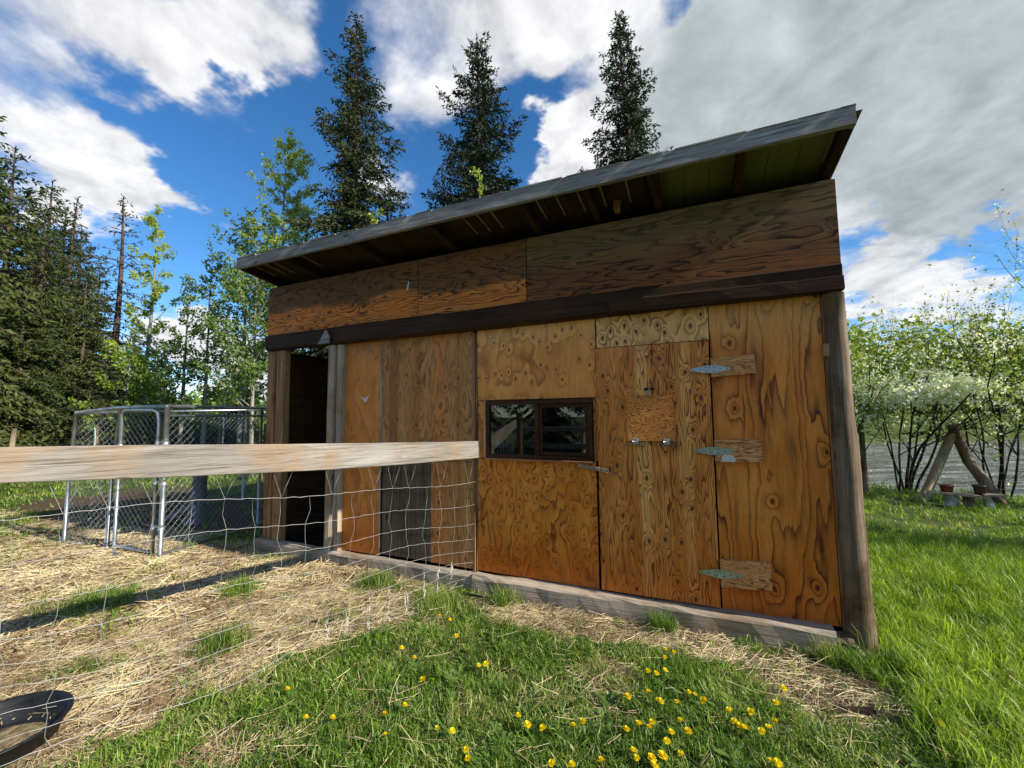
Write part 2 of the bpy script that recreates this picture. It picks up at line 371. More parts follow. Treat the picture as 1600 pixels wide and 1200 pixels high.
def gz(x, y):
    x = np.asarray(x, float); y = np.asarray(y, float)
    d = river(x, y)
    far = farbank(x, y)
    near = -2.6 * sst(d, 0.0, 3.2)
    up = (2.6 + 1.2) * sst(far, 0, 4) + np.clip(far - 4, 0, 400) * .03
    z = near + up * sst(d, 0.0, 3.2)
    flat = sst(np.hypot(x + 1.9, (y - 1.5) * 1.2), 3.2, 5.0)      # level under the shed
    z = z + (fbm(x, y, 1.6, 3) - .5) * .09 * (.35 + .65 * flat) + (fbm(x, y, .35, 8) - .5) * .018
    z = z + (fbm(x, y, 14, 5) - .5) * .35 * sst(np.hypot(x, y), 8, 20)
    z = z + .07 * sst(x, 1.2, 2.4) * sst(-y, -3, -1) * sst(8 - x, 0, 4) 
    return z
def fence_x(y): return -1.85 + .331 * (y + .04)
def straw_w(x, y):
    """how much the ground is straw (0..1)"""
    n = fbm(x, y, .7, 21) - .5; n2 = fbm(x, y, .22, 31, 2) - .5
    a = sst(fence_x(y) + .02 - x + n * .35 + n2 * .25, -.08, .12) * sst(x, -8.2 + n, -6.2) * sst(y, -4.8, -4.2) * (1 - sst(y + n * 1.4, -.25 - .12 * np.maximum(0, -3.5 - x), .15))
    a = a * (1 - .35 * sst(fbm(x, y, .45, 41), .60, .68)) * (1 - .3 * sst(fbm(x, y, .3, 43), .60, .68))
    a = np.maximum(a, .75 * sst(-x - 4.6, 0, 1) * sst(x, -12, -8) * sst(fbm(x, y, .9, 45), .45, .6) * (1 - sst(y, -.8, 0)))
    # strip of dry litter along the sill
    dx = (x + .85) / 1.05; dy = (y + .30) / .24
    b = sst(1.15 - np.hypot(dx, dy) + n * .9 + n2 * .5, 0, .3)
    dx = (x - .58) / .36; dy = (y + .50) / .32
    c = sst(1.1 - np.hypot(dx, dy) + n * .9 + n2 * .6, 0, .35) * .7
    e = sst(.9 - np.hypot((x + .55) / .22, (y + .85) / .28) + n, 0, .3) * .7
    f = sst(.9 - np.hypot((x + 2.1) / .32, (y + 2.15) / .32) + n * 1.4, 0, .3) * .8
    g = sst(fbm(x, y, .4, 61), .63, .70) * .6 * (x < 1.1)
    return np.clip(np.maximum.reduce([a, b, c, e, f, g * (y < 0)]), 0, 1)
def dirt_w(x, y):
    n = fbm(x, y, .8, 71) - .5
    a = sst(1.1 - np.hypot((x + 8.6) / 3.6, (y - .75) / 1.5) + n * .8, 0, .3)
    b = sst(1.1 - np.hypot((x - .62) / .42, (y + .46) / .30) + n, 0, .3) * .95
    c = sst(1.05 - np.hypot((x + .2) / 1.3, (y + .22) / .16) + n, 0, .3) * .7
    e = sst(fbm(x, y, .5, 77), .56, .66) * .7 * (fence_x(y) > x)
    d = sst(fence_x(y) - x, 0, .2) * sst(x, -6, -4.5) * sst(y, -.55, -.1) * (1 - sst(y, 0, .3)) * .6
    in_shed = ((x > -4.8) & (x < 1.0) & (y > -.1) & (y < 3.1)) * 1.0
    return np.clip(np.maximum.reduce([a, b, c, d, e * .8, in_shed]), 0, 1)
def vis(x, y, z=0.0, m=220):
    """is the point near or inside the picture (with a wide margin)"""
    dx, dy, dz = x - CAM.x, y - CAM.y, z - CAM.z
    f = dx * Fv.x + dy * Fv.y + dz * Fv.z; f = np.where(f < .05, .05, f)
    px = 800 + 647.15 * (dx * Rv.x + dy * Rv.y + dz * Rv.z) / f; py = 600 - 647.15 * (dx * Uv.x + dy * Uv.y + dz * Uv.z) / f
    return (px > -m) & (px < 1600 + m) & (py < 1200 + m) & (f > .1)

def build_ground():
    n = 330; u = np.linspace(-1, 1, n); s = np.sinh(u * 6.6) / np.sinh(6.6) * 420
    gx = s - .8; gy = s - .6
    X, Y = np.meshgrid(gx, gy); Z = gz(X, Y)
    V = np.stack([X.ravel(), Y.ravel(), Z.ravel()], 1)
    i = np.arange(n * n).reshape(n, n)
    F = np.stack([i[:-1, :-1].ravel(), i[:-1, 1:].ravel(), i[1:, 1:].ravel(), i[1:, :-1].ravel()], 1)
    m, T = newmat('soil_and_turf')
    v = T.obj(); sw = T.attr('straw').outputs['Fac']; dw = T.attr('dirt').outputs['Fac']
    n1 = T.noise(v, 1.1, 6, .65); n2 = T.noise(v, 26, 5, .7); n3 = T.noise(T.vm('MULTIPLY', v, (60, 25, 40)), 1.0, 3, .7)
    turf = T.mix(T.sm(n2, .35, .65), (.035, .055, .012), (.09, .12, .030))
    turf = T.mix(T.m('MULTIPLY', T.sm(n1, .48, .62), .35), turf, (.17, .15, .055))
    soil = T.mix(T.sm(n2, .3, .7), (.055, .036, .024), (.14, .095, .062))
    straw = T.mix(T.sm(n3, .38, .62), (.13, .095, .055), (.40, .30, .16))
    straw = T.mix(T.m('MULTIPLY', T.sm(n2, .5, .7), .5), straw, (.10, .07, .045))
    c = T.mix(dw, turf, soil); c = T.mix(T.m('MULTIPLY', sw, T.lin(dw, 0, 1, 1, .35)), c, straw)
    T.put(T.b, 'Base Color', c); T.b.inputs['Roughness'].default_value = .9; T.b.inputs['Specular IOR Level'].default_value = .15
    T.put(T.b, 'Normal', T.bump(T.m('ADD', n2, T.m('MULTIPLY', n3, .4)), .8, .02))
    me = mesh_np('ground', V, F, m, True)
    for nm, fn in (('straw', straw_w), ('dirt', dirt_w)):
        a = me.attributes.new(nm, 'FLOAT', 'POINT'); a.data.foreach_set('value', fn(V[:, 0], V[:, 1]).astype(np.float32))
    tag(link('ground', me), kind='structure')
    # river
    m, T = newmat('river_water'); v = T.obj()
    rv = T.xyz(T.vm('DOT_PRODUCT', v, (.9, .42, 0)), T.vm('DOT_PRODUCT', v, (-.42, .9, 0)), 0.0); w1 = T.noise(T.vm('MULTIPLY', rv, (.8, 3.0, 1)), 1.0, 5, .7, .4); w2 = T.noise(T.vm('MULTIPLY', rv, (.30, 1.6, 1)), 1.0, 5, .65)
    T.put(T.b, 'Base Color', T.mix(T.sm(w2, .42, .60), (.07, .075, .065), (.38, .38, .36)))  # glitter of the ripples put into the colour as pale streaks
    T.b.inputs['Roughness'].default_value = .12; T.b.inputs['Specular IOR Level'].default_value = .5; T.b.inputs['IOR'].default_value = 1.33
    T.put(T.b, 'Normal', T.bump(w1, 1.0, .9))
    V = np.array([(1.6, 7.3, 0), (400, -140, 0), (400, 400, 0), (86, 420, 0)], float); V[:, 2] = -1.45
    tag(link('river_water', mesh_np('river_water', V, np.array([[0, 1, 2, 3]]), m)), kind='structure')
build_ground()

# ------------------------------------------------------------------ scattering (instances by geometry nodes)
SRC = bpy.data.collections.new('scatter_sources')
def scatter(name, pts, rots, scl, sources, label, cat):
    """one stuff object whose points carry copies of the small source meshes"""
    c = bpy.data.collections.new(name + '_sources')
    for i, me in enumerate(sources):
        o = bpy.data.objects.new('%s_source' % name, me); c.objects.link(o)
    me = bpy.data.meshes.new(name); me.vertices.add(len(pts)); me.vertices.foreach_set('co', np.asarray(pts, np.float32).ravel())
    a = me.attributes.new('rot', 'FLOAT_VECTOR', 'POINT'); a.data.foreach_set('vector', np.asarray(rots, np.float32).ravel())
    a = me.attributes.new('scl', 'FLOAT_VECTOR', 'POINT'); a.data.foreach_set('vector', np.asarray(scl, np.float32).ravel())
    o = link(name, me); tag(o, label, cat, kind='stuff')
    g = bpy.data.node_groups.new(name, 'GeometryNodeTree')
    g.interface.new_socket('Geometry', in_out='INPUT', socket_type='NodeSocketGeometry'); g.interface.new_socket('Geometry', in_out='OUTPUT', socket_type='NodeSocketGeometry')
    N = g.nodes; L = g.links
    gi = N.new('NodeGroupInput'); go = N.new('NodeGroupOutput'); ip = N.new('GeometryNodeInstanceOnPoints'); ci = N.new('GeometryNodeCollectionInfo')
    ci.inputs['Collection'].default_value = c; ci.inputs['Separate Children'].default_value = True; ci.inputs['Reset Children'].default_value = True
    ip.inputs['Pick Instance'].default_value = True
    ra = N.new('GeometryNodeInputNamedAttribute'); ra.data_type = 'FLOAT_VECTOR'; ra.inputs['Name'].default_value = 'rot'
    sa = N.new('GeometryNodeInputNamedAttribute'); sa.data_type = 'FLOAT_VECTOR'; sa.inputs['Name'].default_value = 'scl'
    rv = N.new('FunctionNodeRandomValue'); rv.data_type = 'INT'
    for s_ in rv.inputs:
        if s_.type == 'INT' and s_.name == 'Min': s_.default_value = 0
        if s_.type == 'INT' and s_.name == 'Max': s_.default_value = len(sources) - 1
    L.new(gi.outputs[0], ip.inputs['Points']); L.new(ci.outputs[0], ip.inputs['Instance'])
    L.new(ra.outputs[0], ip.inputs['Rotation']); L.new(sa.outputs[0], ip.inputs['Scale'])
    L.new([q for q in rv.outputs if q.type == 'INT'][0], ip.inputs['Instance Index'])
    L.new(ip.outputs[0], go.inputs[0])
    md = o.modifiers.new('scatter', 'NODES'); md.node_group = g
    return o
def blades(n, hmin, hmax, w, rad, lean, seed, mat, curl=.5):
    """a tuft of bent tapering blades, three segments each"""
    r = np.random.default_rng(seed); V = []; F = []
    for i in range(n):
        a = r.uniform(0, 2 * np.pi); q = rad * math.sqrt(r.uniform()); bx, by = q * math.cos(a), q * math.sin(a)
        h = r.uniform(hmin, hmax); d = r.uniform(0, 2 * np.pi); l = lean * r.uniform(.2, 1.2) * h; dx, dy = math.cos(d), math.sin(d)
        tw = d + np.pi / 2 + r.uniform(-.6, .6); tx, ty = math.cos(tw), math.sin(tw); ww = w * r.uniform(.6, 1.25)
        b0 = len(V)
        for (t, k) in ((0, .75), (.4, 1.0), (.75, .7)):
            px = bx + dx * l * t ** 1.8; py = by + dy * l * t ** 1.8; pz = h * (t - curl * .35 * t * t)
            V += [(px - tx * ww * k / 2, py - ty * ww * k / 2, pz), (px + tx * ww * k / 2, py + ty * ww * k / 2, pz)]
        V.append((bx + dx * l * 1.15, by + dy * l * 1.15, h * (1 - curl * .45)))
        F += [(b0, b0 + 1, b0 + 3), (b0, b0 + 3, b0 + 2), (b0 + 2, b0 + 3, b0 + 5), (b0 + 2, b0 + 5, b0 + 4), (b0 + 4, b0 + 5, b0 + 6)]
    return mesh_np('tuft', V, F, mat)
def stalks(n, lmin, lmax, w, rad, zmax, seed, mat, tilt=.18):
    r = np.random.default_rng(seed); V = []; F = []
    for i in range(n):
        x, y = r.uniform(-rad, rad, 2); z = r.uniform(.002, zmax); a = r.normal(0, 1.0); L = r.uniform(lmin, lmax); t = r.normal(0, tilt)
        b = r.normal(0, .12); d = np.array([math.cos(a), math.sin(a), t]); s = np.array([-math.sin(a), math.cos(a), 0]); c = np.array([x, y, z]); ww = w * r.uniform(.6, 1.3)
        up = np.array([0, 0, ww * .6]); b0 = len(V)
        for k, off in ((-.5, 0), (0, b * L * .3), (.5, 0)):
            q = c + d * L * k + s * off; q[2] = max(q[2], .001)
            V += [q - s * ww / 2, q + up, q + s * ww / 2]
        for j in (0, 3):
            F += [(b0 + j, b0 + j + 1, b0 + j + 4, b0 + j + 3), (b0 + j + 1, b0 + j + 2, b0 + j + 5, b0 + j + 4)]
    return mesh_np('straw_stalks', V, F, mat)
def rosette(seed, mat, n=9, L=.09, w=.022):
    """broad toothed leaves lying out from a centre (dandelion, clover)"""
    r = np.random.default_rng(seed); V = []; F = []
    for i in range(n):
        a = 2 * np.pi * i / n + r.uniform(-.3, .3); l = L * r.uniform(.6, 1.2); e = r.uniform(.15, .9); b0 = len(V)
        d = np.array([math.cos(a), math.sin(a), 0]); s = np.array([-math.sin(a), math.cos(a), 0])
        for j in range(6):
            t = j / 5; k = (.25, .55, .8, .65, .95, .05)[j] * w * (.8 + .4 * r.uniform()); z = l * (e * t - .55 * e * t * t) + .006
            c = d * l * t * .95 + np.array([0, 0, z]); V += [c - s * k, c + np.array([0, 0, -k * .35]), c + s * k]
        for j in range(5):
            q = b0 + 3 * j; F += [(q, q + 1, q + 4, q + 3), (q + 1, q + 2, q + 5, q + 4)]
    return mesh_np('rosette', V, F, mat)
M_GRASS = leafmat('grass_blade', (.075, .155, .016), (.31, .46, .06), .38, .42, .45, (.50, .44, .18))
M_GRASS2 = leafmat('bright_grass_blade', (.14, .25, .018), (.42, .53, .06), .45, .42, .4)
M_BROAD = leafmat('broad_leaf', (.06, .13, .02), (.15, .24, .045), .3, .4, .5)
def strawmat():
    m, T = newmat('dry_straw'); v = T.obj(); n = T.noise(v, 9, 2)
    f = T.m('ADD', T.m('MULTIPLY', n, .5), T.m('MULTIPLY', T.rand(), .45))
    gp = T.n.new('ShaderNodeNewGeometry').outputs['Position']
    f = T.m('ADD', f, T.m('MULTIPLY', T.m('SUBTRACT', T.noise(gp, 1.6, 5, .65), .5), .9))
    c = T.mix(T.sm(f, .2, .8), (.19, .12, .055), (.78, .64, .36)); T.put(T.b, 'Base Color', c); T.b.inputs['Roughness'].default_value = .5; T.b.inputs['Specular IOR Level'].default_value = .4
    return m
M_STRAW = strawmat()
def cloud_pts(n, x0, x1, y0, y1, wf, m=220):
    x = RNG.uniform(x0, x1, n); y = RNG.uniform(y0, y1, n); w = wf(x, y) * vis(x, y, 0, m)
    k = RNG.random(n) < w; x = x[k]; y = y[k]
    return np.stack([x, y, gz(x, y) - .004], 1)
def rs(P, smin, smax, tilt=.1):
    n = len(P); R = np.stack([RNG.normal(0, tilt, n), RNG.normal(0, tilt, n), RNG.uniform(0, 6.283, n)], 1)
    s = RNG.uniform(smin, smax, n); return R, np.stack([s, s, s * RNG.uniform(.8, 1.25, n)], 1)
def outside_shed(x, y): return (np.hypot(x + 3.10, y + 2.57) > .31) * 1.0 - ((np.hypot(x + 3.10, y + 2.57) > .31) & (x > -4.85) & (x < 1.02) & (y > -.12) & (y < 3.2))
def turf_w(x, y):
    w = 1 - np.clip(straw_w(x, y) * 1.05, 0, 1); w = w * (1 - .93 * dirt_w(x, y)) + .02
    return w * outside_shed(x, y) * (river(x, y) < .6) * (.35 + .65 * sst(fbm(x, y, .5, 91), .3, .55))
def right_tall(x, y): # uncut strip beside the shed wall, bright and long
    return sst(x, .85, 1.15) * (1 - sst(x - .25 * y, 2.2, 2.9)) * sst(y, -3.5, -1.5) 
def scatter_all():
    short = [blades(16, .025, .07, .0042, .055, .9, s, M_GRASS, .8) for s in range(5)] + [blades(12, .04, .10, .0045, .05, .6, 30 + s, M_GRASS, .6) for s in range(2)]
    tall = [blades(18, .09, .24, .0050, .06, .55, 60 + s, M_GRASS2, .55) for s in range(4)]
    mid = [blades(22, .05, .13, .0075, .11, .8, 80 + s, M_GRASS, .7) for s in range(4)]
    far = [blades(26, .05, .13, .016, .28, .9, 90 + s, M_GRASS, .7) for s in range(4)]
    bright = [blades(22, .04, .11, .007, .10, .8, 110 + s, M_GRASS2, .7) for s in range(3)]
    near_lim = lambda x, y: np.hypot(x, y + 3.45) < 4.2
    P = cloud_pts(42000, -4.2, 3.2, -3.4, .6, lambda x, y: turf_w(x, y) * near_lim(x, y)); R, s_ = rs(P, .6, 1.25, .25)
    scatter('short_grass', P, R, s_, short, 'short green lawn grass in front of the wooden shed', 'grass')
    P = cloud_pts(4200, -4.2, 2.4, -3.4, -.1, lambda x, y: turf_w(x, y) * near_lim(x, y) * (.25 + .75 * sst(fbm(x, y, .45, 101), .45, .6)), 100); R, s_ = rs(P, .6, 1.3, .15)
    scatter('lawn_leaves', P, R, s_, [rosette(s, M_BROAD, 8 + s % 3, .055 + .012 * (s % 3), .008 + .002 * (s % 3)) for s in range(5)], 'broad dandelion leaves low in the lawn in front of the shed', 'leaves')
    P = cloud_pts(14000, .8, 4.5, -3.4, 3.2, lambda x, y: right_tall(x, y) * outside_shed(x, y) * (.5 + .5 * sst(fbm(x, y, .5, 12), .35, .5))); R, s_ = rs(P, .55, 1.05, .2)
    scatter('tall_grass', P, R, s_, tall, 'long bright green grass beside the right end wall of the shed', 'grass')
    P = cloud_pts(60000, -14, 9, -3.4, 8.5, lambda x, y: turf_w(x, y) * (~near_lim(x, y)) * (np.hypot(x, y + 3.45) < 11) * .6 * (1 - .5 * right_tall(x, y))); R, s_ = rs(P, .6, 1.2, .2)
    scatter('field_grass', P, R, s_, mid + bright, 'grass of the yard around the shed and the dog pen', 'grass')
    P = cloud_pts(60000, -45, 10, -10, 30, lambda x, y: (np.hypot(x, y + 3.45) > 10.5) * (np.hypot(x, y + 3.45) < 40) * (.35 + .65 * (np.hypot(x, y + 3.45) < 22)) * (1 - .93 * dirt_w(x, y)) * outside_shed(x, y) * (river(x, y) < 1.5) * .5); R, s_ = rs(P, .6, 1.3, .2)
    scatter('meadow_grass', P, R, s_, far, 'meadow grass stretching to the wire fence and spruces', 'grass')
    # green tufts that stand up through the straw and beside the sill
    C = [(-3.75, -.95, .16), (-2.0, -.5, .2), (-.28, -.17, .10), (-1.5, -.22, .12), (.86, -.22, .12), (1.05, -.1, .12), (-4.6, -1.6, .3), (-3.0, -1.55, .14), (.7, -.19, .08), (-2.75, -.35, .16), (3.9, 3.4, .5), (4.6, 4.0, .6), (3.3, 3.0, .3)]
    Q = []
    for (x, y, r) in C:
        k = int(150 * (r / .2) ** 1.3) if x < 2 else 260; Q.append(np.stack([RNG.normal(x, r * .5, k), RNG.normal(y, r * .5, k)], 1))
    Q = np.concatenate(Q); k = outside_shed(Q[:, 0], Q[:, 1]) > .5; Q = Q[k]; P = np.stack([Q[:, 0], Q[:, 1], gz(Q[:, 0], Q[:, 1])], 1); R, s_ = rs(P, .5, 1.0, .2)
    scatter('grass_tufts', P, R, s_, [blades(10, .08, .2, .004, .03, .6, 130 + s, M_GRASS, .5) for s in range(4)], 'scattered green tufts standing in the straw and against the sill', 'grass')
    st = [stalks(12, .04, .15, .0026, .07, .018, 200 + s, M_STRAW) for s in range(7)] + [stalks(3, .12, .26, .0032, .08, .035, 220 + s, M_STRAW) for s in range(2)]
    P = cloud_pts(24000, -8.5, 1.2, -3.4, .1, lambda x, y: (straw_w(x, y) * (np.hypot(x, y + 3.45) < 5.2) + .03) * outside_shed(x, y)); R, s_ = rs(P, .6, 1.25, .10)
    R[:, 2] = RNG.normal(.35, .9, len(P))
    scatter('loose_straw', P, R, s_, st, 'pale dry straw strewn over the pen floor behind the wire fence', 'straw')
    fs = [stalks(14, .08, .26, .0060, .16, .03, 240 + s, M_STRAW) for s in range(4)]
    P = cloud_pts(22000, -12, -2, -5, 2.0, lambda x, y: straw_w(x, y) * (np.hypot(x, y + 3.45) > 4.4)); R, s_ = rs(P, .6, 1.2, .1)
    scatter('far_straw', P, R, s_, fs, 'straw spread thinly in front of the chain link pen', 'straw')
    P = cloud_pts(1100, -4, 2.4, -3.2, -.1, lambda x, y: turf_w(x, y) * .8, 60); P[:, 2] += .02; R, s_ = rs(P, .6, 1.2, .22)
    scatter('dead_stalks', P, R, s_, [stalks(3, .05, .15, .0024, .08, .05, 260 + s, M_STRAW, .4) for s in range(5)], 'dead stalks caught in the lawn grass', 'straw')
scatter_all()

# ------------------------------------------------------------------ the shed
OR = (.50, .255, .085)      # varnished fir
P_RIGHT = ply('plywood_right_panel', (.66, .34, .10), (.50, .21, .048), (.10, .026, .007), 3.1, K=17, sx=2.6, sg=.30, fine=.12, kx=.23, kg=.46, kr=.011, kbump=.20, ks=.034, line=1.35, LP=3.8, krand=1.0, keepk=.45,
             grey=(1.90, 2.34, (.70, .50, .26), .7, .35), low=(.8, .15, (.44, .13, .018), .75), rough=.42)
P_DOOR = ply('plywood_door', (.66, .37, .14), (.52, .25, .075), (.13, .042, .013), 8.6, K=34, sx=3.4, sg=.28, fine=.22, kx=.105, kg=.46, kr=.0105, kbump=.16, ks=.024, line=1.6, keepk=.35,
            streak=[(-.42, -.33, (.80, .60, .33), .8), (-.10, -.02, (.78, .56, .30), .6), (-.24, -.21, (.74, .5, .26), .5)], low=(.8, .15, (.52, .19, .034), .7), rough=.45)
P_WINTOP = ply('plywood_above_window', (.74, .46, .19), (.62, .34, .12), (.26, .11, .04), 12.3, K=7, sx=2.0, sg=1.3, fine=.12, kx=.075, kg=.30, kr=.0075, kbump=.28, ks=.018, line=1.1, krand=.75,
              grey=(2.1, 2.36, (.74, .58, .36), .8, .3), rough=.5)
P_WINLOW = ply('plywood_below_window', (.68, .36, .09), (.54, .25, .048), (.22, .075, .016), 17.9, K=9, sx=3.6, sg=1.1, fine=.18, kx=.085, kg=.24, kr=.0075, kbump=.40, ks=.022, line=1.5, krand=.8,
              low=(.62, .2, (.44, .14, .018), .8), rough=.40, knotcol=(.2, .065, .022))
P_HEAD = ply('plywood_over_door', (.78, .63, .42), (.68, .52, .31), (.18, .085, .04), 22.4, K=9, sx=2.2, sg=1.4, fine=.14, kx=.085, kg=.17, kr=.011, kbump=.36, ks=.03, line=1.4, krand=.9, rough=.6)
P_A = ply('plywood_by_doorway', (.62, .34, .11), (.48, .23, .062), (.17, .06, .018), 27.0, K=9, sx=2.2, sg=.8, kx=.2, kg=.6, kr=.007, kbump=.25, line=.6, low=(.9, .2, (.48, .18, .03), .7),
         grey=(2.1, 2.34, (.30, .21, .13), .5, .5), rough=.55)
P_B = ply('weathered_plywood', (.50, .33, .18), (.38, .21, .095), (.12, .06, .03), 33.0, K=18, sx=2.8, sg=.5, kx=.22, kg=.4, kr=.009, kbump=.22, line=1.2, rough=.7,
         streak=[(-2.92, -2.80, (.22, .09, .03), .95), (-2.62, -2.52, (.34, .13, .035), .95), (-2.38, -2.22, (.56, .25, .06), .95), (-2.10, -2.06, (.30, .12, .035), .9)],
         grey=(-1, 0, (.46, .37, .26), .30, 0), mul=1.0)
P_F1 = ply('fascia_plywood_left', (.18, .12, .06), (.125, .078, .038), (.03, .015, .007), 41.0, True, K=20, sx=3.0, sg=.5, kx=.16, kg=.6, kr=.014, kbump=.3, line=1.5, rough=.7,
          low=(2.88, 2.80, (.62, .28, .07), 1.0), mul=.95)
P_F2 = ply('fascia_plywood_middle', (.19, .12, .06), (.135, .082, .038), (.032, .015, .007), 47.0, True, K=20, sx=3.0, sg=.5, kx=.3, kg=.7, kr=.014, kbump=.35, line=1.5, rough=.7,
          low=(2.84, 2.75, (.60, .28, .075), .95), mul=.95)
P_F3 = ply('fascia_plywood_right', (.19, .12, .065), (.13, .072, .034), (.026, .012, .007), 53.0, True, K=20, sx=3.0, sg=.38, kx=.5, kg=.9, kr=.006, kbump=.2, line=1.9, rough=.75,
          grey=(2.75, 3.0, (.155, .15, .11), .8, .35), low=(2.75, 2.58, (.25, .105, .03), .6))
P_HATCH = ply('hatch_plywood', (.74, .44, .17), (.64, .33, .11), (.16, .055, .016), 61.0, True, K=26, sx=6.5, sg=1.6, fine=.3, kx=9, kg=9, kr=.001, kbump=0, line=1.7, LP=2.4, rough=.45)
P_BLOCK = ply('block_plywood', (.60, .42, .28), (.50, .33, .19), (.14, .06, .03), 67.0, True, K=22, sx=5.0, sg=1.0, fine=.25, kx=.6, kg=.6, kr=.012, kbump=.2, line=1.6, rough=.55)
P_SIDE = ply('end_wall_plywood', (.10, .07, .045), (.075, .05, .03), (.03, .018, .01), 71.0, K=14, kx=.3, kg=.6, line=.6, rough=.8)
W_BEAM = wood('dark_beam_wood', (.034, .016, .008), (.072, .034, .015), (.018, .009, .006), 'x', .6, crack=.7)
W_SILL = wood('grey_sill_timber', (.38, .32, .25), (.52, .44, .33), (.10, .07, .05), 'x', .8, 1.6, crack=.8, stain=((.30, .20, .12), .7))
W_FASC = wood('weathered_grey_board', (.29, .275, .25), (.47, .445, .40), (.05, .047, .045), 'x', .8, 2.4, crack=.95)
W_RAIL = wood('bleached_rail_board', (.27, .245, .215), (.39, .36, .32), (.08, .058, .042), 'y', .75, 1.8, crack=.85, stain=((.34, .225, .12), .6))
W_POST = wood('weathered_log', (.17, .115, .07), (.30, .225, .155), (.03, .018, .012), 'z', .6, 1.1, crack=.95, stain=((.075, .04, .02), .9))
W_STUD = wood('brown_stud', (.36, .185, .08), (.48, .28, .13), (.07, .03, .014), 'z', .6, 1, stain=((.14, .05, .018), .8))
W_STUD2 = wood('grey_tan_post', (.42, .35, .27), (.52, .40, .26), (.10, .065, .04), 'z', .7, .8, stain=((.30, .18, .09), .7))
W_BACK = wood('cage_backing', (.22, .155, .105), (.30, .215, .15), (.035, .025, .018), 'z', .8)
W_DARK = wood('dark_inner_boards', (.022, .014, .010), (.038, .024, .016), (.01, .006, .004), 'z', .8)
W_TRIM = wood('reddish_trim', (.30, .15, .075), (.40, .22, .12), (.10, .04, .02), 'z', .6, 1.2)
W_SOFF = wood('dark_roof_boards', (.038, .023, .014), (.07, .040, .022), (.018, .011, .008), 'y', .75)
W_FRAME = wood('window_frame_wood', (.055, .020, .010), (.10, .038, .018), (.018, .008, .006), 'x', .4, 1.0, crack=.4)
M_GALV = plain('galvanised_steel', (.60, .62, .62), .42, .8, .12, 60, .5, .1)
M_GALV2 = plain('greenish_galvanised_steel', (.50, .56, .50), .42, .8, .08, 60)
M_GALVP = plain('galvanised_pipe', (.42, .45, .46), .40, .8, .22, 9)
M_WIRE = plain('fence_wire', (.46, .45, .43), .5, .5, .2, 30)
M_DKWIRE = plain('dark_wire', (.03, .028, .026), .5, .5, .3, 30)
M_MIDWIRE = plain('cage_wire', (.05, .045, .04), .5, .5, .3, 30)
M_BRASS = plain('latch_metal', (.50, .44, .32), .35, .8, .3, 80)
M_PAINT = plain('peeling_white_paint', (.72, .68, .58), .6, 0, .15, 60)
M_RUBBER = plain('black_rubber', (.012, .013, .014), .5, 0, .4, 9, .4)
M_MUD = plain('damp_mud', (.07, .05, .033), .7, 0, .4, 14)

def metal_sheet(name, c1, c2, rough=.45, metal=.0, trans=0.0):
    m, T = newmat(name); v = T.obj(); n = T.noise(T.vm('MULTIPLY', v, (8, .8, 2)), 1.0, 4, .6); n2 = T.noise(v, 30, 3)
    c = T.mix(T.sm(n, .35, .65), c1, c2); c = T.mix(T.m('MULTIPLY', T.sm(n2, .55, .75), .35), c, tuple(q * .4 for q in c1))
    T.put(T.b, 'Base Color', c); T.b.inputs['Roughness'].default_value = rough; T.b.inputs['Metallic'].default_value = metal
    if trans:
        tr = T.n.new('ShaderNodeBsdfTranslucent'); T.put(tr, 'Color', c); ms = T.n.new('ShaderNodeMixShader'); ms.inputs[0].default_value = trans
        T.l.new(T.b.outputs[0], ms.inputs[1]); T.l.new(tr.outputs[0], ms.inputs[2]); T.l.new(ms.outputs[0], T.n['Material Output'].inputs[0])
    return m
M_GREEN = metal_sheet('greenish_roof_sheet', (.17, .18, .06), (.13, .135, .04), .4, 0, .05)
M_ROOF = metal_sheet('brown_roof_metal', (.10, .075, .055), (.16, .12, .09), .45, .4)
M_RIB = plain('bare_roof_rib', (.42, .34, .25), .4, .5, .3, 20)

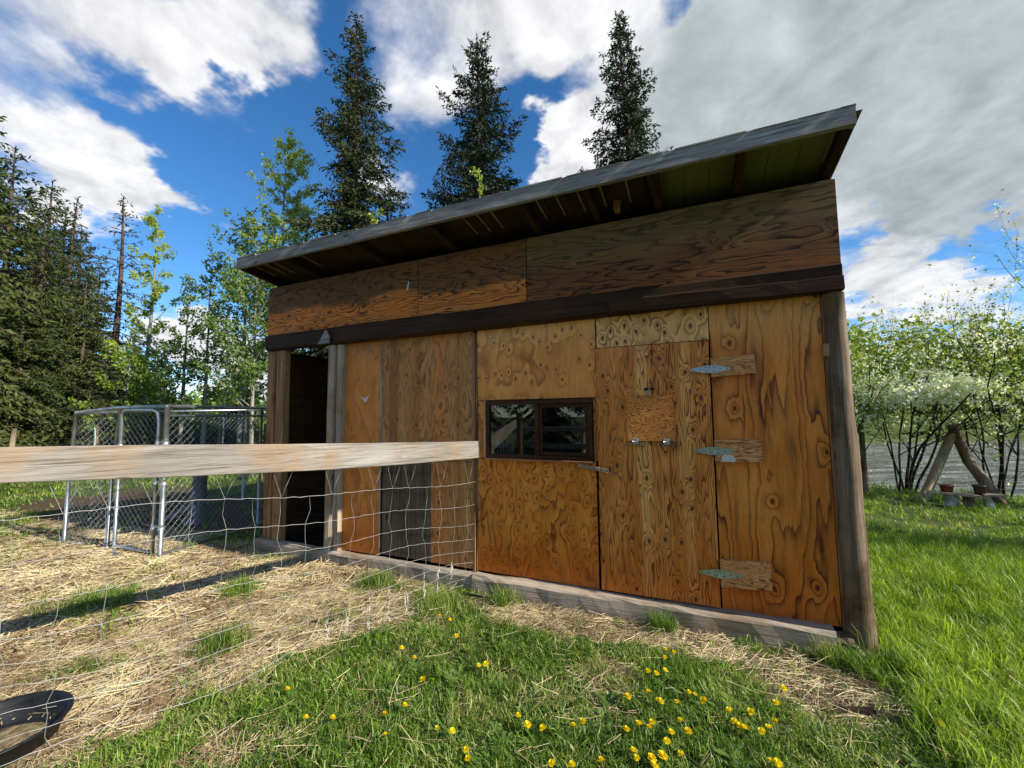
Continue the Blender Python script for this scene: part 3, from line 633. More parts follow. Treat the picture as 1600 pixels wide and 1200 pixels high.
SHED = empty('shed', 'varnished plywood shed with a slanted roof, a small window and a strap-hinged door', 'shed', (0, 0, 0))
def part(name, mb, mats, label=None, parent=SHED):
    o = mb.build(name, mats, parent)
    if label: o['label'] = label
    return o
def build_shed():
    # sills
    part('sill_beam', MB().beam((-1.87, -.055, .045), (.77, -.055, .055), .14, .20, 22, .007, .022, seed=3), W_SILL, 'thick grey sill timber under the window and the door')
    part('sill_beam', MB().beam((-4.80, -.045, .045), (-1.885, -.045, .035), .12, .19, 22, .006, .02, seed=4), W_SILL, 'thinner dirty sill timber below the pen side of the wall')
    part('sill_block', MB().beam((.775, -.05, .04), (.87, -.06, .045), .13, .17, 3, .008, .02, seed=5), W_POST, 'dark short block between the sill and the corner post')
    # plywood panels (front faces)
    def panel(name, x0, x1, z0, z1, mat, y=0.0, th=.014, label=None, warp=0.0):
        b = MB(); b.box(x0, x1, y, y + th, z0, z1, .0015)
        return part(name, b, mat, label)
    panel('plywood_panel', .128, .828, .15, 2.40, P_RIGHT, label='right hand panel with broad dark wavy grain')
    panel('door', -.738, .116, .158, 2.105, P_DOOR, -.022, .02, 'plywood door with a pale streak of grain down its middle')
    panel('plywood_panel', -.732, .122, 2.112, 2.40, P_HEAD, -.004, label='pale knotty strip of plywood above the door')
    panel('plywood_panel', -1.868, -.742, 1.70, 2.40, P_WINTOP, -.006, label='panel above the window with a row of knots')
    panel('plywood_panel', -1.868, -.760, .15, 1.165, P_WINLOW, -.004, label='shiny orange panel below the window')
    panel('plywood_panel', -1.868, -1.778, 1.168, 1.697, P_WINTOP, .002)
    panel('plywood_panel', -.778, -.742, 1.168, 1.697, P_DOOR, .004)
    panel('plywood_panel', -3.525, -3.028, .14, 2.40, P_A, -.002, label='stained orange panel beside the open doorway')
    panel('plywood_panel', -3.020, -1.915, 1.125, 2.40, P_B, 0, label='grey streaked panel above the cage front')
    panel('plywood_panel', -2.395, -1.915, .15, 1.120, P_B, .001)
    panel('seam_trim', -3.034, -3.012, .14, 2.35, W_STUD2, -.008, .010)
    panel('batten', -1.912, -1.890, .13, 2.35, W_TRIM, -.022, .03, 'thin reddish batten beside the fence rail')
    panel('batten', -1.886, -1.872, .13, 2.35, W_STUD, -.010, .02)
    panel('batten', .832, .862, .10, 2.352, W_STUD, -.012, .03)
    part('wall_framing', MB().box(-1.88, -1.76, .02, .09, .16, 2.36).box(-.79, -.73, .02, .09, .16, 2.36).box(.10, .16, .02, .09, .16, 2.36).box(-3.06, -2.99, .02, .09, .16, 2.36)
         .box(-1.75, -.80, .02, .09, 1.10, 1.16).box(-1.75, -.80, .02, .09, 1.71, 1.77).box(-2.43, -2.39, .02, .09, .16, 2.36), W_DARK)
    # scuffed edge repairs
    part('wood_block', MB().box(.815, .872, -.055, -.012, 1.93, 2.02, .006), W_STUD, 'small brown block nailed against the corner post')
    # cage front
    bb = MB()
    for i in range(5): bb = MB().box(-3.005 + i * .121, -2.888 + i * .121, (.012 + .003 * (i % 2)), .030, .15, 1.12, .002); part('backing_board', bb, W_BACK)
    w = MB(); x = -3.00
    while x < -2.40: w.tube([(x, -.004, .15), (x, -.004, 1.12)], .0016, 4); x += .0255
    for z in (.20, .22, .38, .40, .58, .60, .78, .80, .98, 1.0): w.tube([(-3.01, -.008, z), (-2.395, -.008, z)], .0022, 4)
    part('cage_wire_grid', w, M_MIDWIRE, 'dark close-set wire grid over the low opening')['kind'] = 'stuff'
    # doorway: studs, posts, wire, inner boards
    part('door_stud', MB().beam((-4.725, .03, 0), (-4.725, .03, 2.36), .085, .13, 10, .003, .008, seed=7), W_STUD, 'reddish brown outer stud at the left end')
    part('door_stud', MB().beam((-4.650, .01, 0), (-4.650, .01, 2.36), .055, .10, 10, .003, .008, seed=8), W_STUD)
    part('door_stud', MB().beam((-4.52, -.005, .05), (-4.52, -.005, 2.36), .13, .09, 10, .004, .01, seed=9), W_STUD, 'tan stud at the edge of the open doorway')
    part('door_post', MB().beam((-3.675, -.02, .05), (-3.675, -.02, 2.36), .09, .12, 12, .004, .012, seed=10), W_STUD2, 'tan post on the right of the open doorway')
    part('door_post', MB().beam((-3.575, -.005, .05), (-3.575, -.005, 2.36), .09, .10, 12, .004, .012, seed=11), W_STUD2, 'grey post right behind the tan one')
    w = MB(); x = -4.44
    while x < -3.72: w.tube([(x, .06, .14), (x, .06, 1.15)], .0013, 4); x += .052
    for k in range(11): w.tube([(-4.45, .063, .16 + k * .098), (-3.71, .063, .16 + k * .098)], .0014, 4)
    part('doorway_wire', w, M_MIDWIRE, 'sagging wire across the lower half of the doorway')['kind'] = 'stuff'
    # beam over all, triangular block
    part('header_beam', MB().beam((-4.735, -.045, 2.462), (.938, -.045, 2.462), .10, .195, 34, .004, .025, seed=12), W_BEAM, 'long dark brown beam under the upper plywood')
    part('header_cap', MB().beam((-.6, -.062, 2.425), (.942, -.060, 2.415), .10, .105, 12, .004, .012, seed=13), W_BEAM, 'second dark timber lapped below the right end of the beam')
    part('sun_patch_block', MB().prism([(-3.715, 2.525), (-3.83, 2.375), (-3.665, 2.375), (-3.66, 2.45)], -.018, 'y', -.108), W_FASC, 'grey triangular block drawn for a patch of sunlight over the doorway post')  # triangle of sunlight on the beam, shaped as a grey block
    # upper plywood
    for (x0, x1, mt, lb) in ((-4.81, -2.556, P_F1, 'left upper panel with a rust-orange lower edge'), (-2.548, -1.356, P_F2, 'middle upper panel, orange along the bottom'), (-1.348, .958, P_F3, 'long dark upper panel at the right')):
        panel('upper_panel', x0, x1, 2.565, 3.172, mt, -.018, .016, lb)
    # corner post
    b = MB(); pts = []; rr = []
    for i in range(13):
        z = -.06 + 2.42 * i / 12; pts.append((.918 - .0018 * i + .003 * math.sin(i * 1.3) , -.02 + .003 * math.cos(i * 2.1), z)); rr.append(.080 + .003 * math.sin(i * 2.2) - .0016 * i)
    b.tube(pts, rr, 14); part('corner_post', b, W_POST, 'round grey log post at the right corner')
    # ends, back, floor
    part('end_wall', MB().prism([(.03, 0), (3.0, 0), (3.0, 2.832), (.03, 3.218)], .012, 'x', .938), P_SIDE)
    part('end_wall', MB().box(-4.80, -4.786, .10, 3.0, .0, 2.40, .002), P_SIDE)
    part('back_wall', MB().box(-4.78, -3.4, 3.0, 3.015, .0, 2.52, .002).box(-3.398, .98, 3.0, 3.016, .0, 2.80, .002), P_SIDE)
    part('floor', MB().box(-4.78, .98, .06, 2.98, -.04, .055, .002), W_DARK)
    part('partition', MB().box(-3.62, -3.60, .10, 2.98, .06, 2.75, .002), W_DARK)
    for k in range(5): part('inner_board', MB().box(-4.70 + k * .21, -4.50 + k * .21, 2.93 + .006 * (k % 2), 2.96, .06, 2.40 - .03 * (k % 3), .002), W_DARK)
    # window
    fr = part('window', MB().box(-1.772, -.782, -.030, .030, 1.652, 1.694, .004).box(-1.772, -.782, -.034, .030, 1.172, 1.205, .004).box(-1.770, -1.740, -.028, .030, 1.207, 1.650, .003)
         .box(-.818, -.784, -.028, .030, 1.207, 1.650, .003).box(-1.292, -1.254, -.026, .030, 1.207, 1.650, .003), W_FRAME, 'dark brown window frame with two panes')
    sash = part('sash', MB().box(-1.252, -.820, -.012, .014, 1.622, 1.649, .002).box(-1.252, -.820, -.012, .014, 1.208, 1.236, .002).box(-1.251, -1.228, -.012, .014, 1.237, 1.621, .002)
         .box(-.846, -.821, -.012, .014, 1.237, 1.621, .002), W_FRAME, None, fr)
    part('sill_strip', MB().box(-1.775, -.780, -.045, -.006, 1.158, 1.170, .002), W_TRIM, None, fr)
    part('trim_strip', MB().box(-1.800, -1.777, -.020, -.006, 1.168, 1.690, .002), W_HATCHY, None, fr)
    mg, T = newmat('window_glass'); T.n.remove(T.b)
    fn = T.n.new('ShaderNodeFresnel'); fn.inputs[0].default_value = 1.65
    gl = T.n.new('ShaderNodeBsdfGlossy'); gl.inputs['Roughness'].default_value = .015; gl.inputs['Color'].default_value = (.85, .95, .92, 1)
    tb = T.n.new('ShaderNodeBsdfTransparent'); tb.inputs[0].default_value = (.28, .32, .29, 1)
    df = T.n.new('ShaderNodeBsdfDiffuse'); df.inputs[0].default_value = (.22, .24, .22, 1)
    dn = T.noise(T.obj(), 4.0, 5, .7)
    m1 = T.n.new('ShaderNodeMixShader'); T.put(m1, 0, T.m('MULTIPLY', T.sm(dn, .4, .75), .10)); T.l.new(tb.outputs[0], m1.inputs[1]); T.l.new(df.outputs[0], m1.inputs[2])
    m2 = T.n.new('ShaderNodeMixShader'); T.l.new(T.m('MULTIPLY', fn.outputs[0], 1.6, clamp=True), m2.inputs[0]); T.l.new(m1.outputs[0], m2.inputs[1]); T.l.new(gl.outputs[0], m2.inputs[2])
    T.l.new(m2.outputs[0], T.n['Material Output'].inputs[0])
    part('pane', MB().box(-1.739, -1.293, -.004, 0.0, 1.206, 1.651), mg, None, fr)
    part('pane', MB().box(-1.227, -.847, .000, .004, 1.237, 1.621), mg, None, fr)
    part('loose_stick', MB().beam((-.905, -.030, 1.137), (-.655, -.034, 1.100), .02, .028, 4, .002, .003, seed=15), W_STUD2, 'short slat hanging askew below the window')
    # door furniture
    door = [c for c in SHED.children if c.name == 'door'][0]
    def strap(x, z, mat, ang=0.0):
        ca, sa = math.cos(ang), math.sin(ang)
        R = lambda a, b: (x + a * ca - b * sa, z + a * sa + b * ca)
        b = MB()
        for s in (-1, 1):
            b.prism([R(s * .006, .029), R(s * .03, .029), R(s * .125, .010), R(s * .133, .006), R(s * .133, -.006), R(s * .125, -.010), R(s * .03, -.029), R(s * .006, -.029)], -.004, 'y', -.0445 + .004)
        b.tube([(R(0, -.030)[0], -.046, R(0, -.030)[1]), (R(0, .030)[0], -.046, R(0, .030)[1])], .006, 8)
        for s in (-1, 1):
            for (a, c) in ((.028, .015), (.028, -.015), (.07, 0), (.115, 0)):
                q = R(s * a, c); b.tube([(q[0], -.0445, q[1]), (q[0], -.047, q[1])], .0045, 6, mi=1)
        return part('strap_hinge', b, [mat, M_DKWIRE])
    for (z, x, mat, ang, bx1, bz0, bz1, lb, blb) in ((1.884, .118, M_GALV, -.005, .415, 1.825, 1.975, 'top bare steel strap hinge', 'top hinge block of wavy plywood'),
              (1.280, .122, M_GALV2, 0.0, .425, 1.195, 1.37, 'middle strap hinge, slightly dull', 'middle hinge block with peeled white paint'),
              (.405, .118, M_GALV2, .01, .44, .315, .515, 'lowest strap hinge, green tinted', 'bottom hinge block')):
        c = ((.124 + bx1) / 2, -.020, (bz0 + bz1) / 2); b = MB()
        b.prism([(.124, bz0), (bx1, bz0 + .016), (bx1 - .004, bz1 + .002), (.124, bz1 - .012)], .036, 'y', -.040); o = part('hinge_block', b, P_BLOCK, blb)
        h = strap(x, z, mat, ang); h['label'] = lb
        if z == 1.280:
            part('paint_patch', MB().prism([(.165, 1.205), (.25, 1.203), (.262, 1.222), (.235, 1.252), (.19, 1.257), (.17, 1.24)], -.0015, 'y', -.0405), M_PAINT, None, o)
    hb = part('hatch', MB().prism([(-.492, 1.345), (-.142, 1.350), (-.155, 1.712), (-.497, 1.695)], .026, 'y', -.0500), P_HATCH, 'small square plywood flap with tiger-stripe grain')
    for (x0, x1) in ((-.505, -.365), (-.265, -.130)):
        part('hatch_strip', MB().box(x0, x1, -.036, -.0225, 1.305, 1.338, .002), W_STUD, None)
    for x in (-.435, -.205):
        part('butt_hinge', MB().box(x - .020, x + .020, -.0535, -.0505, 1.343, 1.366, .001).box(x - .020, x + .020, -.0395, -.0365, 1.322, 1.338, .001).tube([(x - .022, -.0545, 1.3405), (x + .022, -.0545, 1.3405)], .0045, 6), M_GALV, None, hb)
    part('latch', MB().box(-.358, -.282, -.030, -.0225, 1.742, 1.762, .002, 1).tube([(-.345, -.036, 1.752), (-.345, -.024, 1.752)], .011, 8, 1).tube([(-.292, -.036, 1.752), (-.292, -.024, 1.752)], .011, 8, 1)
         .tube([(-.32, -.040, 1.755), (-.33, -.052, 1.735), (-.325, -.056, 1.715), (-.315, -.056, 1.715), (-.31, -.052, 1.735), (-.32, -.040, 1.755)], .0028, 5).box(-.331, -.309, -.060, -.0505, 1.70, 1.722, .002), [M_BRASS, M_DKWIRE], 'small hasp latch above the flap')
    # white scars and splinters on the boards
    part('paint_scar', MB().prism([(-3.31, 1.775), (-3.25, 1.755), (-3.19, 1.79), (-3.215, 1.735), (-3.255, 1.71), (-3.27, 1.74)], -.001, 'y', -.0022), M_PAINT)
    part('torn_splinter', MB().prism([(-2.70, 2.86), (-2.672, 2.96), (-2.662, 2.955), (-2.672, 2.88)], -.002, 'y', -.0185), M_PAINT)
    # ---- roof: rises toward the front; underside z = 3.232 - .13*y
    zr = lambda y: 3.228 - .13 * y
    def slope_box(x0, x1, y0, y1, dz0, dz1):
        b = MB(); b.prism([(y0, zr(y0) + dz0), (y1, zr(y1) + dz0), (y1, zr(y1) + dz1), (y0, zr(y0) + dz1)], x1 - x0, 'x', x0); return b
    # front board in three lengths
    b = MB().beam((-4.80, -.422, 3.342), (-3.085, -.424, 3.342), .036, .118, 12, .0025, .005, seed=20); part('roof_board', b, W_FASC, 'left length of grey roof edge board')
    b = MB().beam((-3.080, -.426, 3.342), (.965, -.424, 3.350), .036, .122, 30, .0025, .005, seed=21); part('roof_board', b, W_FASC, 'long grey roof edge board')
    # rafters
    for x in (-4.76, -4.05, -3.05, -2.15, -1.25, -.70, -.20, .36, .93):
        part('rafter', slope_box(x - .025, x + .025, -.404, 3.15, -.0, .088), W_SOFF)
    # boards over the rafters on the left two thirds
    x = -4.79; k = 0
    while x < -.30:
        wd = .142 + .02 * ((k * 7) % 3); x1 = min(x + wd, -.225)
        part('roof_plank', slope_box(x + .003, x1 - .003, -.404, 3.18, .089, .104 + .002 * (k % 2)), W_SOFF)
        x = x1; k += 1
    # bare ribs of the metal that catch light between the planks
    for x in (-4.70, -4.52, -4.38, -4.05, -3.92, -1.86, -1.72, -1.58, -1.15, -.98, -.80, -.62, -.42):
        part('roof_rib', slope_box(x, x + .014, -.403, -.02, .078, .0885), M_RIB)
    part('pitch_knot', MB().beam((-.52, -.05, 3.235), (-.52, -.05, 3.32), .05, .07, 4, .006, .01, seed=23), W_STUD)
    # green translucent sheets and metal on top
    xs = [-.20, .0, .17, .34, .545, .735, .92]
    for i in range(len(xs) - 1):
        part('green_roof_sheet', slope_box(xs[i] + .002, xs[i + 1] - .002, -.404, 3.18, .090 + .002 * (i % 2), .093 + .002 * (i % 2)), M_GREEN)
    part('sheet_lap', slope_box(.888, .904, -.403, -.02, .080, .088), M_RIB)
    for i in range(7):
        x0 = -4.82 + i * .832; P = []
        prof = []
        for j in range(5):
            a = x0 + j * .2; prof += [(a, .108), (a + .16, .108), (a + .168, .124), (a + .192, .124)]
        b = MB(); prof = [q for q in prof if q[0] < x0 + .829] + [(x0 + .838, .1095)]
        for (xa, za), (xb, zb) in zip(prof[:-1], prof[1:]):
            vs = [b.bm.verts.new((xx, yy, zr(yy) + zz + .002 * (i % 2))) for (xx, yy, zz) in ((xa, -.404, za), (xb, -.404, zb), (xb, 3.25, zb), (xa, 3.25, za))]
            b.bm.faces.new(vs)
        bmesh.ops.remove_doubles(b.bm, verts=b.bm.verts[:], dist=1e-5)
        r = bmesh.ops.solidify(b.bm, geom=b.bm.faces[:], thickness=.0015)
        part('roof_sheet', b, M_ROOF)
    # frayed roofing felt along the edge
    rnd = random.Random(5); x = -4.8
    while x < .96:
        l = rnd.uniform(.12, .45); h = rnd.uniform(.001, .009)
        part('roof_felt', MB().box(x, min(x + l, .968), -.447, -.40, 3.402, 3.404 + h, 0), W_FASC); x += l + rnd.uniform(.0, .12)
W_HATCHY = wood('pale_trim', (.52, .36, .18), (.60, .42, .22), (.25, .13, .06), 'z', .6)
build_shed()

# ------------------------------------------------------------------ fence from the shed toward the camera
def build_rail_fence():
    f = empty('wire_fence', 'bleached plank rail nailed to the shed with sagging field wire hanging under it', 'fence', (-1.85, -.05, 0))
    inv = lambda b, name, mats, lb=None: (lambda o: (setattr(o, 'matrix_parent_inverse', Matrix.Translation((1.85, .05, 0))), o.__setitem__('label', lb) if lb else None, o)[2])(b.build(name, mats, f))
    D = Vector((-.3141, -.9494, 0)); N = Vector((.9494, -.3141, 0)); P0 = Vector((-1.85, -.035, 0))
    def pt(t, z, off=0.0): return P0 + D * t + N * off + Vector((0, 0, z))
    rz = lambda t: 1.246 + .040 * t - .012 * math.sin(t * 1.3)
    b = MB(); rnd = random.Random(2); rings = []
    for i in range(27):
        t = -.0 + i * .15; c = pt(t, rz(t) , .0); h = .075 + .012 * math.sin(min(t / 2.9, 1) * 3.14) + rnd.uniform(-.0015, .0015)
        rings.append([b.bm.verts.new(c + N * a + Vector((0, 0, q))) for a, q in ((-.019, -h + .004), (-.019, h - .004), (-.015, h), (.015, h), (.019, h - .004), (.019, -h + .004), (.015, -h), (-.015, -h))])
    fs = []
    for i in range(26):
        for k in range(8): fs.append(b.bm.faces.new((rings[i][k], rings[i][(k + 1) % 8], rings[i + 1][(k + 1) % 8], rings[i + 1][k])))
    fs += [b.bm.faces.new(rings[0][::-1]), b.bm.faces.new(rings[-1])]; bmesh.ops.recalc_face_normals(b.bm, faces=fs)
    ANG = math.atan2(-.3141, .9494); bmesh.ops.rotate(b.bm, verts=b.bm.verts[:], cent=(0, 0, 0), matrix=Matrix.Rotation(-ANG, 3, 'Z'))
    ro = inv(b, 'rail', W_RAIL); ro.rotation_euler = (0, 0, ANG)
    b = MB().tube([pt(3.80, -.3, .07), pt(3.80, .6, .072), pt(3.80, 1.5, .07)], [.065, .06, .055], 12); inv(b, 'post', W_POST)
    zr_ = [.95, .76, .59, .45, .33, .22, .14, .075, .02]; zl = [1.13, .955, .79, .645, .525, .42, .31, .21, .12]
    def wz(k, t):
        a = min(t / 2.8, 1.2); return zr_[k] + (zl[k] - zr_[k]) * a - .010 * math.sin(t * 5.0 + k * .5) * (1 + .3 * k) - .012 * math.sin(t * 2.1 + k)
    woff = lambda t, z: -.022 - .05 * math.sin(t * 1.7 + .5) * (1.1 - z) - .02 * math.sin(t * 6.1 + z * 4) * (1.2 - z)
    for k in range(9):
        pts = []
        for i in range(0, 77):
            t = i * .05; z = wz(k, t) + .003 * math.sin(i * 2.6 + k); pts.append(pt(t, z, woff(t, z)))
        inv(MB().tube(pts, .0014 if k in (0, 8) else .0012, 4), 'line_wire', M_WIRE)
    t = .10; i = 0; rnd = random.Random(9); ts = []
    while t < 3.75: ts.append(t); t += .158 + rnd.uniform(-.012, .012)
    for i, t in enumerate(ts):
        pts = []
        for k in range(9):
            z = wz(k, t + .012 * math.sin(k * 1.9 + i)); tt = t + .014 * math.sin(k * 1.9 + i * 1.3)
            pts.append(pt(tt, z, woff(tt, z)))
            if k < 8: z2 = (z + wz(k + 1, t)) / 2; pts.append(pt(tt + .007 * math.cos(i + 2 * k), z2, woff(t, z2) + .006 * math.sin(i * 3 + k)))
        inv(MB().tube(pts, .0011, 4), 'stay_wire', M_WIRE)
        if i % 2 == 0 or i % 5 == 0:   # ties that lift the top wire to the rail
            z = wz(0, t); hi = rz(t)
            inv(MB().tube([pt(t - .075, hi - .06, -.021), pt(t - .03, z + .08, -.022), pt(t, z, woff(t, z)), pt(t + .05, hi - .09, -.021), pt(t + .13, hi + .075, -.0215), pt(t + .135, hi + .079, .0)], .0014, 4), 'tie_wire', M_WIRE)
    # tufts of shed wool caught on the lower stays
    W = plain('caught_wool', (.72, .69, .62), .9, 0, .1, 40, .1)
    for i, t in enumerate(ts):
        if 1 <= i <= 8:
            b = MB(); rnd = random.Random(40 + i)
            for q in range(9):
                z = rnd.uniform(.03 if i > 2 else .12, .34 - .012 * i); a = pt(t + rnd.uniform(-.006, .006), z, woff(t, z) + rnd.uniform(-.006, .006))
                b.tube([a, a + Vector((rnd.uniform(-.012, .012), rnd.uniform(-.012, .012), -rnd.uniform(.01, .035))), a + Vector((rnd.uniform(-.012, .012), rnd.uniform(-.008, .008), -rnd.uniform(.04, .07)))], [.0012, .0022, .0008], 4)
            inv(b, 'wool_tuft', W)
build_rail_fence()

# ------------------------------------------------------------------ dog pen of chain link
def chain_panel(A, B, z0, z1, pitch=.062, skew=True):
    """woven zig-zag diagonals between two ground points"""
    A, B = Vector((*A, 0)), Vector((*B, 0)); L = (B - A).length; d = (B - A) / L; n = Vector((-d.y, d.x, 0)); b = MB(); H = z1 - z0
    for s in (1, -1):
        c = -H
        while c < L:
            u0, v0 = (c, 0) if c >= 0 else (0, -c); u1, v1 = (c + H, H) if c + H <= L else (L, L - c)
            if v1 - v0 > .03:
                if s < 0: U0, U1 = L - u0, L - u1
                else: U0, U1 = u0, u1
                pts = []; k = 5
                for j in range(k):
                    q = j / (k - 1); u = U0 + (U1 - U0) * q; v = v0 + (v1 - v0) * q
                    pts.append(A + d * u + n * (.003 * s + .015 * math.sin(u * 3) * math.sin(v * 2)) + Vector((0, 0, z0 + v + .006 * math.sin(u * 9 + v * 7))))
                b.tube(pts, .0015, 3, cap=False)
            c += pitch * 1.41
    return b
def build_kennel():
    A = Vector((-5.54, -.68)); Bp = Vector((-7.32, -.83)); D = Vector((-6.05, 1.95)); Cc = Vector((-7.9, 1.8)); H = 1.70
    K = empty('dog_pen', 'galvanised chain link dog pen with a narrow gate, left of the shed', 'dog pen', (A.x, A.y, 0))
    Mi = Matrix.Translation((-A.x, -A.y, 0))
    def add(b, name, m, lb=None, parent=K, kind=None):
        o = b.build(name, m, parent)
        if parent is K: o.matrix_parent_inverse = Mi
        if lb: o['label'] = lb
        if kind: o['kind'] = kind
        return o
    g = lambda p, z: (p[0], p[1], float(gz(p[0], p[1])) + z)
    G1 = A.lerp(Bp, .07); G2 = A.lerp(Bp, .45); G3 = A.lerp(Bp, .52)
    for (p, h, lean, r) in ((A, H, (.0, 0), .026), (Bp, 1.66, (.08, .0), .022), (G3, 1.68, (.06, .02), .020), (D, H, (0, 0), .024), (Cc, H, (0, 0), .022)):
        add(MB().tube([g(p, -.1), g(p, h * .5), (p[0] + lean[0], p[1] + lean[1], g(p, h)[2])], r, 10), 'pen_post', M_GALVP)
    # side posts halfway
    m_ = A.lerp(D, .5); add(MB().tube([g(m_, -.1), g(m_, H)], .019, 8), 'pen_post', M_GALVP)
    add(MB().tube([g(A, H + .008), g(A.lerp(Bp, .5), H - .015), (Bp.x + .08, Bp.y, g(Bp, 1.665)[2])], .021, 8), 'top_rail', M_GALVP)
    add(MB().tube([g(A, H + .008), g(D, H + .0)], .021, 8), 'top_rail', M_GALVP)
    add(MB().tube([g(D, H), g(Cc, H)], .019, 8), 'top_rail', M_GALVP); add(MB().tube([(Bp.x + .08, Bp.y, g(Bp, 1.66)[2]), g(Cc, H)], .019, 8), 'top_rail', M_GALVP)
    add(MB().tube([g(A, H - .10), g(D, H - .11)], .014, 8), 'panel_rail', M_GALVP)
    add(MB().tube([g(A, .05), g(D, .05)], .016, 8), 'bottom_rail', M_GALVP)
    add(MB().tube([g(G3, .03), g(Bp, .05)], .016, 8), 'bottom_rail', M_GALVP); add(MB().tube([g(G2, .035), (G2.x + .45, G2.y - .17, g(G2, .02)[2])], .018, 8), 'bottom_rail', M_GALVP)
    # gate with rounded top corner
    gate = add(MB().tube([g(G2, .06), g(G2, .9), g(G2, H - .10), g(G2.lerp(G1, .04), H - .055), g(G2.lerp(G1, .12), H - .04), g(G2.lerp(G1, .84), H - .035), g(G2.lerp(G1, .94), H - .06), g(G2.lerp(G1, .99), H - .14), g(G1, H - .22), g(G1, .06), g(G1.lerp(G2, .5), .055), g(G2, .06)], .020, 10), 'gate', M_GALVP, 'narrow gate with a rounded top corner')
    add(chain_panel(G2, G1, .08, H - .06), 'chain_link', M_GALVP, None, gate, 'stuff')
    for z in (.35, .85, 1.30):
        add(MB().tube([g(G1, z), g(A, z)], .012, 6).tube([g(G1, z - .03), g(G1, z + .03)], .028, 8).tube([g(A, z - .03), g(A, z + .03)], .032, 8), 'gate_hinge', M_GALV, None, gate)
    for z in (.5, 1.25): add(MB().tube([g(G2, z - .02), g(G2, z + .02)], .028, 8), 'latch_collar', M_GALV, None, gate)
    add(chain_panel(G3, Bp.lerp(G3, .02), .05, 1.62), 'chain_link', M_GALVP, None, K, 'stuff')
    add(chain_panel(A, D, .06, H - .11), 'chain_link', M_GALVP, None, K, 'stuff')
    add(chain_panel(D, Cc, .06, H - .02), 'chain_link', M_GALVP, None, K, 'stuff'); add(chain_panel(Bp, Cc, .06, H - .05), 'chain_link', M_GALVP, None, K, 'stuff')
    M_ROPE = plain('green_cord', (.25, .55, .42), .7)
    p = A.lerp(Bp, .72); b = MB(); pts = []
    for i in range(15):
        a = i / 14 * 4.6; pts.append((p.x + .035 * math.sin(a), p.y - .02, g(p, 1.46)[2] - .13 + .13 * math.cos(a) - .01 * i))
    tag(b.tube(pts, .006, 6).build('cord', M_ROPE), 'pale green loop of cord hanging on the chain link of the dog pen', 'cord')
build_kennel()

